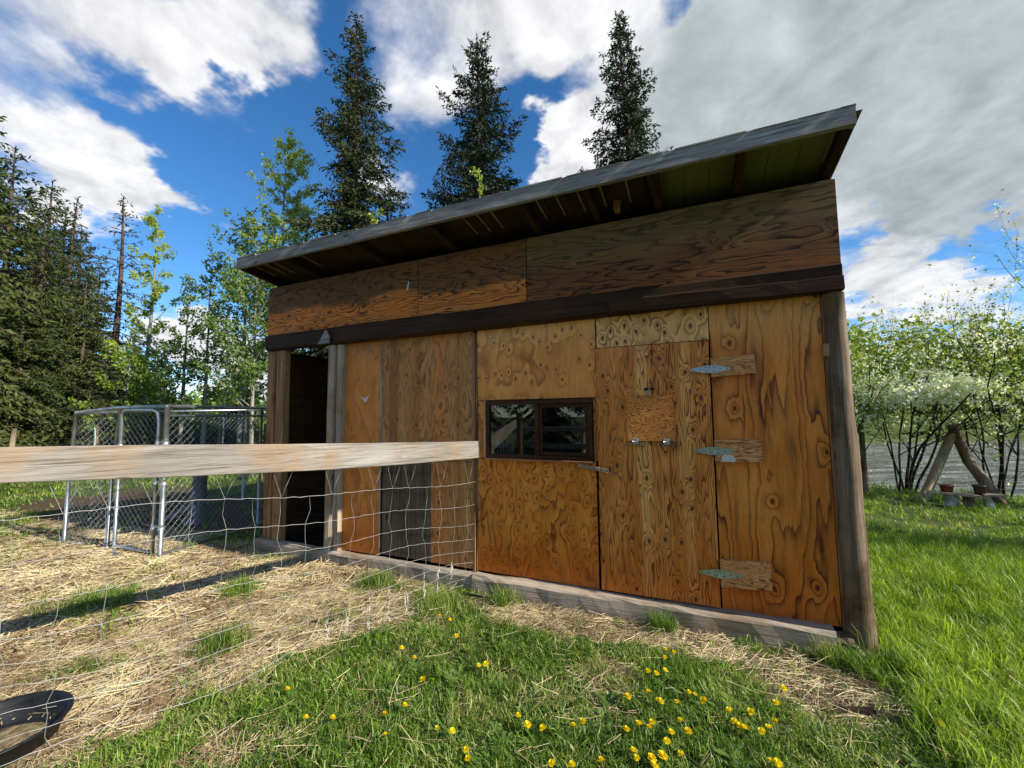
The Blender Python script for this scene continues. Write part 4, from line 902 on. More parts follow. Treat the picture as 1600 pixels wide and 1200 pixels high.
def build_small_things():
    # stump with a root inside the pen
    b = MB(); z0 = float(gz(-7.0, .45))
    b.tube([(-6.95, .45, z0 - .05), (-6.95, .47, z0 + .1), (-6.93, .48, z0 + .4), (-6.94, .5, z0 + .74)], [.17, .12, .10, .095], 10)
    b.tube([(-6.95, .45, z0 + .25), (-7.15, .3, z0 + .12), (-7.5, .1, z0 - .02)], [.07, .055, .04], 8)
    tag(b.build('tree_stump', wood('bleached_stump', (.17, .18, .20), (.26, .27, .29), (.06, .06, .07), 'z')), 'grey dead stump with one slanting root inside the dog pen', 'stump')
    # a tub tipped on its side at the lower left
    m = MB(); n = 40; prof = [(.0, .0), (.235, .0), (.262, .02), (.300, .16), (.312, .165), (.312, .178), (.296, .176), (.288, .160), (.250, .030), (.225, .014), (.0, .014)]
    rings = []
    for (r, z) in prof[1:-1]:
        rings.append([m.bm.verts.new((r * math.cos(2 * math.pi * k / n), r * math.sin(2 * math.pi * k / n) * (1 + .0), z + .004 * math.sin(3 * 2 * math.pi * k / n))) for k in range(n)])
    for i in range(len(rings) - 1):
        for k in range(n):
            f = m.bm.faces.new((rings[i][k], rings[i][(k + 1) % n], rings[i + 1][(k + 1) % n], rings[i + 1][k])); f.smooth = True; f.material_index = 0
    m.bm.faces.new(rings[0][::-1]); f = m.bm.faces.new(rings[-1]); f.material_index = 1
    bmesh.ops.recalc_face_normals(m.bm, faces=m.bm.faces[:])
    o = m.build('rubber_tub', [M_RUBBER, M_MUD]); tag(o, 'round black rubber feed tub tipped up beside the fence wire', 'tub')
    o.location = (-3.13, -2.57, -.02); o.scale = (.97, .84, .66); o.rotation_euler = (math.radians(2), 0, math.radians(74))
    # loose bits on the ground
    def rock(name, c, s, mat, seed, label, cat='stone'):
        b = MB(); bmesh.ops.create_icosphere(b.bm, subdivisions=2, radius=1.0); rnd = random.Random(seed)
        for v in b.bm.verts:
            k = 1 + rnd.uniform(-.16, .16); v.co = Vector((v.co.x * s[0] * k, v.co.y * s[1] * k, v.co.z * s[2] * k))
        o = b.build(name, mat); o.location = (c[0], c[1], float(gz(c[0], c[1])) + c[2]); tag(o, label, cat); return o
    ST = plain('pale_stone', (.42, .40, .36), .8, 0, .3, 20); SL = plain('grey_slate', (.22, .24, .27), .7)
    rock('stone', (1.68, -.20, .02), (.07, .05, .03), ST, 1, 'pale stone lying in the long grass at the right edge')
    rock('stone', (-5.35, -1.35, .01), (.09, .06, .012), SL, 2, 'flat grey stone in the straw near the dog pen')
    rock('stone', (-1.35, -.30, .0), (.06, .045, .018), plain('tan_stone', (.35, .27, .19), .8), 3, 'flat tan stone beside the sill under the window')
    b = MB().beam((.60, -.72, .03), (.78, -.66, .03), .02, .02, 4, .003, .004, seed=3); tag(b.build('stick', W_DARK), 'short dark charred stick on the bare patch before the corner post', 'stick')
    b = MB().tube([(-1.95, -.20, .02), (-1.85, -.24, .035), (-1.72, -.24, .03), (-1.60, -.21, .02), (-1.52, -.17, .015)], .008, 6); tag(b.build('hose', M_RUBBER), 'black bit of hose lying at the joint of the two sill timbers', 'hose')
    b = MB(); rnd = random.Random(8)
    for i in range(14):
        a = rnd.uniform(0, 3.14); c = Vector((-6.7 + rnd.uniform(-.2, .2), -.75 + rnd.uniform(-.12, .12), .03)); d = Vector((math.cos(a), math.sin(a) * .5, rnd.uniform(0, .7))) * rnd.uniform(.1, .22)
        b.tube([c, c + d * .6 + Vector((0, 0, .03)), c + d], [.007, .005, .003], 5)
    tag(b.build('branch_pile', W_DARK), 'small tangle of dark twigs at the foot of the dog pen', 'twigs')
    # wire fence far across the yard
    F = empty('field_fence', 'old wooden posts with dark netting along the foot of the spruces', 'fence', (-17.0, 1.7, 0))
    Mi = Matrix.Translation((17.0, -1.7, 0)); A = Vector((-17.6, -3.5, 0)); B = Vector((-14.5, 16, 0)); L = (B - A).length; n = 13; rnd = random.Random(3)
    for i in range(n):
        p = A.lerp(B, i / (n - 1)); z = float(gz(p.x, p.y)); q = (rnd.uniform(-.06, .06), rnd.uniform(-.06, .06)); b = MB().tube([(p.x, p.y, z - .2), (p.x + q[0], p.y + q[1], z + 1.35 + rnd.uniform(-.1, .08))], [.075, .065], 8)
        o = b.build('post', W_STUD2, F); o.matrix_parent_inverse = Mi
    for k in range(8):
        pts = [(A.lerp(B, j / 24).x, A.lerp(B, j / 24).y, float(gz(A.lerp(B, j / 24).x, A.lerp(B, j / 24).y)) + .12 + k * .15) for j in range(25)]
        o = MB().tube(pts, .004, 4).build('line_wire', M_DKWIRE, F); o.matrix_parent_inverse = Mi
    b = MB()
    for j in range(120):
        p = A.lerp(B, j / 119); z = float(gz(p.x, p.y)); b.tube([(p.x, p.y, z + .1), (p.x, p.y, z + 1.18)], .003, 3, cap=False)
    o = b.build('stay_wires', M_DKWIRE, F); o.matrix_parent_inverse = Mi; o['kind'] = 'stuff'
    # wire fence on the river bank, right
    F = empty('bank_fence', 'thin wire fence with slanting brace posts on the river bank', 'fence', (3.6, 6.4, 0)); Mi = Matrix.Translation((-3.6, -6.4, 0))
    fz = lambda x, y: float(gz(x, y))
    def ad(b, nm, m, lb=None):
        o = b.build(nm, m, F); o.matrix_parent_inverse = Mi
        if lb: o['label'] = lb
    ad(MB().tube([(3.60, 6.3, fz(3.6, 6.3) - .1), (4.15, 6.42, 1.16)], [.075, .07], 10), 'brace_post', W_STUD2, 'pale post leaning to the right')
    ad(MB().tube([(4.62, 6.15, fz(4.6, 6.15) - .1), (4.30, 6.35, .70), (4.16, 6.45, 1.32)], [.08, .078, .07], 10), 'brace_post', W_POST, 'mossy post leaning to the left')
    FA, FB = Vector((1.05, 7.05, 0)), Vector((6.8, 5.9, 0)); 
    for t in (.0, .33, .78, 1.0):
        p = FA.lerp(FB, t); ad(MB().tube([(p.x, p.y, fz(p.x, p.y) - .1), (p.x, p.y, fz(p.x, p.y) + 1.35)], .045, 8), 'post', W_POST)
    for k in range(9):
        pts = [(FA.lerp(FB, j / 30).x, FA.lerp(FB, j / 30).y, fz(*FA.lerp(FB, j / 30).xy) + .10 + k * .14 + .008 * math.sin(j + k)) for j in range(31)]
        ad(MB().tube(pts, .0018, 4), 'line_wire', M_WIRE)
    for j in range(38):
        p = FA.lerp(FB, (j + .5) / 38); z = fz(p.x, p.y); ad(MB().tube([(p.x, p.y, z + .08), (p.x + .01, p.y, z + .7), (p.x, p.y, z + 1.23)], .0013, 3, cap=False), 'stay_wire', M_WIRE)
    # little bench of planks and blocks with two pots and a brick
    T = empty('plank_bench', 'low plank bench on whitened blocks between the brace posts', 'bench', (4.05, 5.85, 0)); Mi = Matrix.Translation((-4.05, -5.85, 0))
    def at_(b, nm, m): o = b.build(nm, m, T); o.matrix_parent_inverse = Mi
    z = fz(4.05, 5.8); BIRCH = plain('birch_block', (.50, .48, .44), .8, 0, .5, 14)
    at_(MB().beam((3.72, 5.92, z + .20), (4.24, 5.72, z + .19), .22, .035, 4, .003, .006), 'plank', W_STUD2)
    at_(MB().beam((4.16, 5.74, z + .222), (4.40, 5.70, z + .23), .18, .03, 3, .003, .006), 'plank', wood('tan_plank', (.42, .31, .21), (.50, .38, .26), (.2, .12, .08), 'x'))
    at_(MB().tube([(3.82, 5.85, z - .02), (3.82, 5.85, z + .18)], [.09, .085], 10), 'log_leg', BIRCH)
    at_(MB().tube([(4.22, 5.68, z - .02), (4.20, 5.72, z + .17)], [.06, .05], 10), 'log_leg', BIRCH)
    at_(MB().tube([(4.02, 5.80, z - .02), (4.02, 5.80, z + .18)], [.07, .07], 10), 'log_leg', W_POST)
    def pot(c, r, h, col, lb, nm='plant_pot'):
        b = MB(); n = 18; pr = [(r * .78, 0), (r * .95, h * .82), (r * 1.05, h * .82), (r * 1.05, h), (r * .9, h), (r * .86, h * .85)]; R = [[b.bm.verts.new((c[0] + q * math.cos(6.2832 * k / n), c[1] + q * math.sin(6.2832 * k / n), c[2] + w)) for k in range(n)] for q, w in pr]
        for i in range(len(R) - 1):
            for k in range(n): b.bm.faces.new((R[i][k], R[i][(k + 1) % n], R[i + 1][(k + 1) % n], R[i + 1][k])).smooth = True
        b.bm.faces.new(R[0][::-1]); b.bm.faces.new(R[-1]); tag(b.build(nm, plain(nm + '_clay', col, .7)), lb, 'pot')
    pot((3.80, 5.90, z + .22), .09, .12, (.20, .07, .035), 'rusty red low pot at the left end of the plank bench')
    pot((4.16, 5.80, z + .218), .08, .15, (.07, .045, .04), 'dark brown pot standing near the middle of the plank bench')
build_small_things()

# rail fence on the far side of the yard, behind the viewer: the window mirrors it
def build_yard_fence():
    F = empty('yard_rail_fence', 'two-rail wooden fence mirrored in the shed window', 'fence', (0, -8.5, 0)); Mi = Matrix.Translation((0, 8.5, 0))
    for i in range(9):
        x = -12 + 3 * i; o = MB().tube([(x, -8.5, -.1), (x, -8.5, 1.35)], .08, 8).build('post', W_STUD2, F); o.matrix_parent_inverse = Mi
    for i in range(4):
        for z in (1.15, .65):
            o = MB().beam((-12 + 6 * i, -8.4, z), (-6.05 + 6 * i, -8.4, z), .04, .14, 6, .004, .008).build('rail', W_RAIL, F); o.matrix_parent_inverse = Mi
build_yard_fence()

# ------------------------------------------------------------------ vegetation
M_NEEDLE = leafmat('spruce_needles', (.018, .032, .012), (.058, .072, .022), .08, .6, .25)
M_NEEDLE2 = leafmat('sunny_spruce_needles', (.028, .046, .012), (.095, .115, .026), .12, .6, .25)
M_NEEDLE3 = leafmat('dry_spruce_needles', (.035, .038, .020), (.085, .080, .040), .08, .7, .2)
M_ASPEN = leafmat('aspen_leaves', (.20, .29, .035), (.45, .52, .08), .45, .45, .4)
M_ASPEN2 = leafmat('poplar_leaves', (.10, .18, .035), (.23, .33, .06), .45, .45, .4)
M_SHRUB = leafmat('shrub_leaves', (.16, .24, .03), (.42, .48, .08), .45, .45, .35)
M_FARLEAF = leafmat('far_bank_leaves', (.20, .27, .045), (.48, .52, .13), .3, .7, .1)
M_BARK = wood('spruce_bark', (.085, .062, .048), (.14, .10, .08), (.03, .022, .018), 'z', .9, .4)
M_ASPBARK = wood('aspen_bark', (.24, .24, .19), (.36, .35, .28), (.06, .055, .045), 'z', .8, .4)
M_DKBARK = wood('dark_shrub_bark', (.028, .021, .02), (.055, .04, .036), (.012, .01, .01), 'z', .85, .5)
M_PETAL = leafmat('white_blossom', (.80, .81, .76), (.90, .90, .86), .40, .6, .2)
M_DANDE = leafmat('dandelion_petals', (.80, .62, .008), (.92, .80, .03), .25, .6, .2)

def tube_np(paths, sides=5):
    """paths: list of (pts (k,3), radii (k,)) -> V, F quads"""
    V = []; F = []; b = 0
    for P, R in paths:
        P = np.asarray(P, float); R = np.asarray(R, float); k = len(P)
        t = np.gradient(P, axis=0); t /= np.linalg.norm(t, axis=1)[:, None] + 1e-9
        ref = np.array([0, 0, 1.0]) if abs(t[0, 2]) < .9 else np.array([1.0, 0, 0])
        a = np.cross(t, ref); a /= np.linalg.norm(a, axis=1)[:, None] + 1e-9; c = np.cross(t, a)
        an = np.arange(sides) / sides * 2 * np.pi
        ring = P[:, None, :] + (a[:, None, :] * np.cos(an)[None, :, None] + c[:, None, :] * np.sin(an)[None, :, None]) * R[:, None, None]
        V.append(ring.reshape(-1, 3)); i = np.arange(k - 1)[:, None] * sides + np.arange(sides)[None, :]; j = np.arange(k - 1)[:, None] * sides + (np.arange(sides)[None, :] + 1) % sides
        F.append(np.stack([i, j, j + sides, i + sides], -1).reshape(-1, 4) + b); b += k * sides
    return np.concatenate(V), np.concatenate(F)
def kites(C, D, L, W, r):
    """diamond leaves: base point C, direction D, length L, width W; random roll"""
    n = len(C); D = D / (np.linalg.norm(D, axis=1)[:, None] + 1e-9); q = r.normal(size=(n, 3)); s = np.cross(D, q); s /= np.linalg.norm(s, axis=1)[:, None] + 1e-9
    L = np.broadcast_to(L, n)[:, None]; W = np.broadcast_to(W, n)[:, None]; m = C + D * L * .42
    V = np.stack([C, m + s * W / 2, C + D * L, m - s * W / 2], 1).reshape(-1, 3); F = np.arange(4 * n).reshape(n, 4)
    return V, F
def spruce_meshes(H, seed, mat, Lmax=2.2, slope=.34, h0=.6, whorl=.30, dens=1.0, nl=.17, nw=.05, irregular=.35, droop=.25, top_open=1.0, hero=False):
    r = np.random.default_rng(seed); paths = []; C = []; D = []; LL = []
    k = 12; zs = np.linspace(-.3, H, k); lean = r.normal(0, .012, 2)
    tp = np.stack([lean[0] * zs + .04 * np.sin(zs * .7 + seed), lean[1] * zs + .04 * np.cos(zs * .6), zs], 1); rad = .028 * H * .55 * (1 - zs / H) ** .8 + .012
    paths.append((tp, np.clip(rad, .012, 1)))
    h = h0
    while h < H - .12:
        d = H - h; base = np.array([np.interp(h, zs, tp[:, 0]), np.interp(h, zs, tp[:, 1]), h])
        L0 = Lmax * (1 - math.exp(-slope * d / Lmax)) + .10; nb = int(r.integers(4, 7)) + (4 if hero else 0); ph = r.uniform(0, 6.28)
        for i in range(nb):
            az = ph + i * 6.283 / nb + r.normal(0, .3); L = L0 * float(np.clip(r.normal(1, irregular), .25, 1.6)) * (1.0 if not hero else (.45 if i % 2 else 1.0))
            if r.random() < .10: continue
            rise = np.clip(.55 - d * .12, -.35, .9) + r.normal(0, .1); dh = np.array([math.cos(az), math.sin(az), 0]); m = 7; t = np.linspace(0, 1, m)
            z = L * (rise * t - (droop + .25 * min(d / 8, 1)) * t ** 2 * 1.0 + .22 * t ** 3.2)
            P = base + dh * (L * t)[:, None]; P[:, 2] = base[2] + z; sdv = np.array([-dh[1], dh[0], 0]); P += sdv * (L * .08 * r.normal() * t ** 2)[:, None]
            paths.append((P, (.006 + .011 * L) * (1 - t * .85)))
            ns = max(3, int(L / .085 * dens)); ts = r.uniform(.10, 1, ns) ** .8
            for tt in ts:
                p = np.array([np.interp(tt, t, P[:, a]) for a in range(3)]); td = np.array([np.interp(min(tt + .1, 1), t, P[:, a]) for a in range(3)]) - np.array([np.interp(max(tt - .1, 0), t, P[:, a]) for a in range(3)]); td /= np.linalg.norm(td) + 1e-9
                s = 1 if r.random() < .5 else -1; tl = min(.42 * L * (1 - tt) + .10, .65) * r.uniform(.5, 1.15); dirn = td * .65 + sdv * s * r.uniform(.5, 1.0) + np.array([0, 0, r.normal(-.22, .2)]); dirn /= np.linalg.norm(dirn)
                q = max(2, int(tl / (.055 if hero else .075)))
                for j in range(q):
                    u = (j + r.random()) / q; c = p + dirn * tl * u + np.array([0, 0, -.10 * tl * u * u]); C.append(c); D.append(dirn * .7 + r.normal(0, .42, 3) + np.array([0, 0, -.18])); LL.append(nl * r.uniform(.6, 1.2))
        h += whorl * r.uniform(.6, 1.3) * (1 + .25 * (d < 2) * top_open)
    # leader
    for j in range(26):
        u = r.random() ** 1.3; C.append(tp[-1] - np.array([0, 0, u * .9])); a = r.uniform(0, 6.28); D.append(np.array([math.cos(a), math.sin(a), 1.1])); LL.append(nl * r.uniform(.6, 1.0))
    V, F = tube_np(paths, 5); trunk = mesh_np('trunk', V, F, M_BARK, True)
    C = np.array(C); V, F = kites(C, np.array(D), np.array(LL), nw, r); crown = mesh_np('crown', V, F, mat)
    return trunk, crown
def place(meshes, name, x, y, label, cat, group, rz=0.0, s=1.0, sz=None):
    o = empty(name, label, cat, (x, y, float(gz(x, y))), rz, group); o.scale = (s, s, sz or s)
    for pn, me in zip(('trunk', 'crown', 'blossoms'), meshes): link(pn, me, o)
    return o
def polar(dx, dy, R): return (dx * R, -3.45 + dy * R)
def build_spruces():
    G = 'spruces rising behind the shed'
    sp = [((-.706, .708), .921, 13.5, 3, 'spruce with a ragged forked tip, leftmost of the three over the roof', .30, 1.8), ((-.461, .887), .97, 13.0, 5, 'spruce with upswept lower boughs, middle one over the roof', .33, 2.0), ((-.106, .994), .98, 12.5, 8, 'dense narrow spruce standing alone above the right half of the roof', .28, 1.4)]
    for (d, e, R, sd, lb, sl, lm) in sp:
        x, y = polar(*d, R); z = float(gz(x, y)); H = 1.55 + e * R - z
        place(spruce_meshes(H, sd, M_NEEDLE, lm, sl, 2.0, .21, 3.6, .13, .044, .45, .18 if sd != 5 else -.02, hero=True), 'spruce_tree', x, y, lb, 'spruce', G)
    # small tips that just clear the roof
    for (d, e, R, sd, lb) in (((-.238, .971), .614, 14, 21, 'tip of a small spruce peeping over the roof right of the middle spruce'), ((-.535, .845), .625, 15, 22, 'small spruce top left of the middle spruce, just over the roof'), ((-.655, .756), .56, 16, 25, 'spindly spruce top just right of the leftmost roof spruce')):
        x, y = polar(*d, R); H = 1.55 + e * R; place(spruce_meshes(H, sd, M_NEEDLE, 1.0, .3, H * .5, .18, 1.8, .15, .05), 'spruce_tree', x, y, lb, 'spruce', G)
    # forest edge on the left
    V = [spruce_meshes(11.5, 31, M_NEEDLE2, 2.4, .42, .5, .28, 1.4, .22, .075, .22, .3), spruce_meshes(12.5, 33, M_NEEDLE2, 2.0, .32, .4, .24, 1.5, .20, .065, .28, .32), spruce_meshes(11.0, 35, M_NEEDLE, 1.9, .36, .6, .24, 1.5, .20, .065, .3, .3),
         spruce_meshes(10.0, 37, M_NEEDLE3, 1.5, .22, 1.5, .42, .8, .20, .05, .45, .3)]
    #  bearing dx,dy  R   tan  variant label
    L = [((-.985, .17), 15, .60, 1, 'tall dark spruce leaning in at the left edge of the picture'), ((-.976, .218), 20, .50, 0, 'broad spruce just inside the left edge'),
         ((-.966, .258), 24, .42, 2, 'spruce second from the left edge, top half hidden by its neighbour'), ((-.954, .299), 25, .392, 1, 'narrow pointed spruce, tallest of the left forest clump'),
         ((-.947, .322), 27, .375, 3, 'thin dead-topped spruce just right of the pointed one'), ((-.939, .343), 23, .26, 0, 'bushy spruce in front of the thin dead-topped one'),
         ((-.925, .381), 24, .402, 3, 'open scraggly spruce standing free with its trunk showing'), ((-.930, .368), 19, .13, 2, 'young spruce at the foot of the scraggly spruce'),
         ((-.960, .280), 21, .22, 0, 'low wide spruce by the field fence posts'), ((-.915, .404), 26, .16, 2, 'small dark spruce beyond the dog pen gate'), ((-.834, .553), 19, .13, 0, 'small dark spruce beside the left end of the shed'),
         ((-.972, .235), 30, .40, 2, 'spruce deep in the left forest clump'), ((-.944, .330), 33, .33, 1, 'spruce at the back of the left forest clump'), ((-.99, .14), 22, .5, 0, 'spruce mostly outside the left edge'), ((-.905, .425), 31, .14, 2, 'distant spruce between the scraggly one and the poplars'),
         ((-.9805, .196), 18, .44, 1, 'narrow spruce standing between the two leftmost ones'), ((-.957, .290), 22, .345, 1, 'slim dark spruce filling the gap before the tallest pointed one'), ((-.950, .311), 29, .35, 2, 'dark spruce close behind the thin dead-topped one'), ((-.934, .357), 28, .27, 1, 'dark spruce between the bushy one and the scraggly one')]
    hh = [11.5, 12.5, 11.0, 10.0]
    for i, (d, R, e, v, lb) in enumerate(L):
        x, y = polar(*d, R); H = 1.55 + e * R; s = H / hh[v]; place(V[v], 'spruce_tree', x, y, lb, 'spruce', 'spruces of the forest edge', i * 1.7, s * (1.15 if e < .25 else 1.0), s)
    for i in range(9):
        x = -13 + 3.4 * i; y = -13 - (i * 37 % 4); place(V[i % 3], 'spruce_tree', x, y, 'dark spruce of the row mirrored in the shed window', 'spruce', 'spruces mirrored in the window', i * 2.1, .95)
def broadleaf(H, seed, mat, bark, spread=1.2, h0=.25, nl=40, leaf=.075, dens=1.0, up=.75, rad=.05, sub=6, wobble=.12, cover=1.0):
    r = np.random.default_rng(seed); paths = []; C = []; D = []
    k = 14; zs = np.linspace(-.2, H, k); wx = np.cumsum(r.normal(0, wobble * H / 60, k)); wy = np.cumsum(r.normal(0, wobble * H / 60, k)); tp = np.stack([wx, wy, zs], 1)
    paths.append((tp, np.clip(rad * (1 - np.clip(zs, 0, H) / H) ** .9 + .006, .006, 1)))
    for i in range(nl):
        u = h0 + (1 - h0) * (i + r.random()) / nl; h = u * H; base = np.array([np.interp(h, zs, tp[:, a]) for a in range(3)]); az = r.uniform(0, 6.283)
        L = spread * (1.05 - .75 * (u - h0) / (1 - h0)) * r.uniform(.5, 1.15); d = np.array([math.cos(az), math.sin(az), up * r.uniform(.5, 1.4)]); d /= np.linalg.norm(d); t = np.linspace(0, 1, 6)
        P = base + d * (L * t)[:, None] + np.array([0, 0, .18 * L]) * (t ** 2)[:, None] + r.normal(0, .03 * L, (6, 3)) * t[:, None]; paths.append((P, (.004 + .010 * L) * (1 - .8 * t)))
        for j in range(sub):
            tt = r.uniform(.2, 1); p = np.array([np.interp(tt, t, P[:, a]) for a in range(3)]); dd = d + r.normal(0, .6, 3); dd /= np.linalg.norm(dd); l = L * .38 * r.uniform(.4, 1.1); Q = p + dd * (l * np.linspace(0, 1, 4))[:, None]; paths.append((Q, np.linspace(.006, .003, 4)))
            n = int(l / .05 * 1.6 * dens) + 2
            for q in range(n):
                if r.random() > cover: continue
                C.append(p + dd * l * r.uniform(.1, 1.05) + r.normal(0, .045, 3)); D.append(r.normal(0, 1, 3) + np.array([0, 0, -.4]))
    V, F = tube_np(paths, 4); tr = mesh_np('trunk', V, F, bark, True)
    C = np.array(C); V, F = kites(C, np.array(D), leaf * r.uniform(.6, 1.25, len(C)), leaf * .8, r)
    return tr, mesh_np('crown', V, F, mat)
def build_broadleaves():
    G = 'young aspens and poplars between the spruces and the shed'
    L = [((-.799, .601), 15, .605, M_ASPEN, 2.2, 90, 'tall bright aspen left of the first roof spruce', 51), ((-.838, .546), 16, .40, M_ASPEN2, 2.3, 50, 'loose spreading poplar over the left roof corner', 52), ((-.825, .565), 13, .33, M_ASPEN2, 1.9, 40, 'poplar branch mass reaching to the left end of the roof', 58),
         ((-.908, .42), 21, .378, M_ASPEN, 1.3, 42, 'slim aspen just right of the scraggly spruce', 53), ((-.885, .466), 17, .27, M_ASPEN2, 1.0, 34, 'thin poplar, left one of the pair behind the dog pen', 54), ((-.868, .496), 17, .30, M_ASPEN2, 1.1, 36, 'thin poplar, right one of the pair behind the dog pen', 55),
         ((-.918, .396), 19, .11, M_ASPEN, 1.6, 34, 'low yellow-green bush tree at the foot of the scraggly spruce', 56), ((-.897, .442), 19, .14, M_ASPEN2, 1.5, 30, 'low leafy poplar behind the dog pen gate', 57), ((-.850, .527), 24, .10, M_ASPEN, 2.0, 26, 'pale bushy willow seen between the dog pen and the shed', 59),
         ((-.675, .738), 11, .485, M_ASPEN, .55, 26, 'yellow-green sapling tip at the foot of the leftmost roof spruce', 60), ((-.47, .883), 10.5, .61, M_ASPEN, .40, 26, 'yellow-green sapling tip before the middle roof spruce', 61)]
    for i, (d, R, e, m, sp, n, lb, sd) in enumerate(L):
        x, y = polar(*d, R); H = 1.55 + e * R
        place(broadleaf(H, sd, m, M_ASPBARK, sp, .12 if e < .2 else .22, n, .085 if R < 18 else .10, 1.9 if m is M_ASPEN else 1.5, .85, .018 * H * .5 + .02, 7), 'aspen_tree' if m is M_ASPEN else 'poplar_tree', x, y, lb, 'tree', G)
    # bare pole-thin trunk
    x, y = polar(-.852, .523, 14); o = broadleaf(3.6, 71, M_ASPEN2, M_ASPBARK, .9, .35, 10, .05, .15, 1.1, .03, 3); place(o, 'birch_sapling', x, y, 'nearly bare pale sapling leaning behind the dog pen', 'tree', G)
def shrub(seed, H, W, stems, leaf=.045, dens=1.0, bloom=.15, bloom_at=None, mat=None):
    r = np.random.default_rng(seed); paths = []; C = []; D = []; B = []
    def grow(p, d, L, rad, lvl):
        m = 6; P = [p]; q = d.copy()
        for j in range(m):
            q = q + r.normal(0, .13, 3) + np.array([0, 0, .03]); q /= np.linalg.norm(q); P.append(P[-1] + q * L / m)
        P = np.array(P); R = np.linspace(rad, rad * .45, len(P)); paths.append((P, R))
        if lvl < 3:
            for j in range((4, 4, 5)[lvl]):
                i = int(r.integers(2, len(P))); dd = q + r.normal(0, .62, 3) + np.array([0, 0, .12]); dd /= np.linalg.norm(dd); grow(P[i], dd, L * r.uniform(.38, .66), R[i] * .62, lvl + 1)
        if lvl >= 2:
            n = int(L / .04 * dens); clus = r.random() < .30
            for j in range(n):
                i = int(r.integers(1, len(P))); c = P[i] + r.normal(0, .05, 3); 
                dn = 1.0 if c[2] < H * .55 else .38
                if r.random() < dn * min(1.0, max(.08, (c[2] - .5) / .9)): C.append(c); D.append(r.normal(0, 1, 3) + np.array([0, 0, .3]))
                pb = bloom
                if bloom_at is not None:
                    for (bx, by, bz, br) in bloom_at:
                        if (c[0] - bx) ** 2 + (c[1] - by) ** 2 * .3 + ((c[2] - bz) * 1.5) ** 2 < br * br: pb = 4.0
                k = int(pb) + (r.random() < pb % 1) if pb > 1 or clus else 0
                for _ in range(k if pb > 1 else 2 * k): B.append(c + r.normal(0, .022, 3))
    for i in range(stems):
        a = r.uniform(0, 6.283); b = r.uniform(0, .22); d = np.array([math.cos(a) * W, math.sin(a) * W, 1.0]); d[:2] *= r.uniform(.3, 1); d /= np.linalg.norm(d)
        grow(np.array([math.cos(a) * b, math.sin(a) * b, -.1]), d, H * r.uniform(.45, .62), .027 * r.uniform(.6, 1.1), 0)
    V, F = tube_np(paths, 4); tr = mesh_np('stems', V, F, M_DKBARK, True)
    C = np.array(C); V, F = kites(C, np.array(D), leaf * r.uniform(.6, 1.3, len(C)), leaf * .62, r); cr = mesh_np('foliage', V, F, mat or M_SHRUB)
    out = [tr, cr]
    if B:
        B = np.array(B); n = len(B) * 2; c = np.repeat(B, 2, 0) + r.normal(0, .006, (n, 3)); V, F = kites(c, r.normal(size=(n, 3)), .042 * r.uniform(.7, 1.2, n), .038, r); out.append(mesh_np('blossoms', V, F, M_PETAL))
    return out
def build_shrubs():
    G = 'blossoming shrubs on the river bank'
    L = [((1.75, 7.0), 5.0, .38, 7, 81, .5, .5, None, 'tall thin blossoming shrub rising close beside the shed corner'), ((2.7, 7.1), 4.3, .45, 7, 82, .6, .5, None, 'leafy shrub second from the shed corner'),
         ((3.65, 7.0), 4.4, .5, 8, 83, .6, .4, [(-.1, -.3, 2.0, .62), (.35, -.3, 2.05, .45)], 'shrub crowned with a thick cluster of white blossom'), ((4.9, 6.9), 4.7, .50, 8, 84, .42, .4, None, 'dark-stemmed shrub overhanging the slanting brace posts'),
         ((6.4, 6.3), 5.0, .55, 7, 85, .35, .35, None, 'shrub at the right edge with bare twigs arching over the water'), ((2.1, 8.3), 4.2, .45, 5, 86, .5, .3, None, 'shrub half hidden behind the first two on the bank')]
    for ((x, y), H, W, st, sd, dn, bl, ba, lb) in L:
        o = empty('blossoming_shrub', lb, 'shrub', (x, y, float(gz(x, y))), 0, G)
        if lb.startswith('shrub crowned'):
            r = np.random.default_rng(77); q = r.normal(size=(760, 3)) * (.25, .16, .085); q[:, 2] += np.abs(q[:, 0]) * -.15; q = q + np.where(r.random((760, 1)) < .35, (-.42, 0, -.10), (0, 0, 0)); q = q + (.42, -.95, 2.0)
            n_ = 2280; c = np.repeat(q, 3, 0) + r.normal(0, .014, (n_, 3)); Vb, Fb = kites(c, r.normal(size=(n_, 3)), .062 * r.uniform(.7, 1.2, n_), .055, r); o2 = link('blossom_cluster', mesh_np('blossom_cluster', Vb, Fb, M_PETAL), o); o2['label'] = 'thick white cluster of blossom at mid height'
        for n, me in zip(('stems', 'foliage', 'blossoms'), shrub(sd, H, W, st, .055, dn, bl, ba)): link(n, me, o)
    # an upright young tree just right of the frame whose shade falls on the lawn
    x, y = 6.8, 3.0; place(broadleaf(4.6, 91, M_ASPEN2, M_ASPBARK, 1.5, .3, 46, .08, 1.6, .7, .06, 7), 'poplar_tree', x, y, 'young poplar off the right edge that shades the lawn beside the shed', 'tree', 'young trees right of the shed')
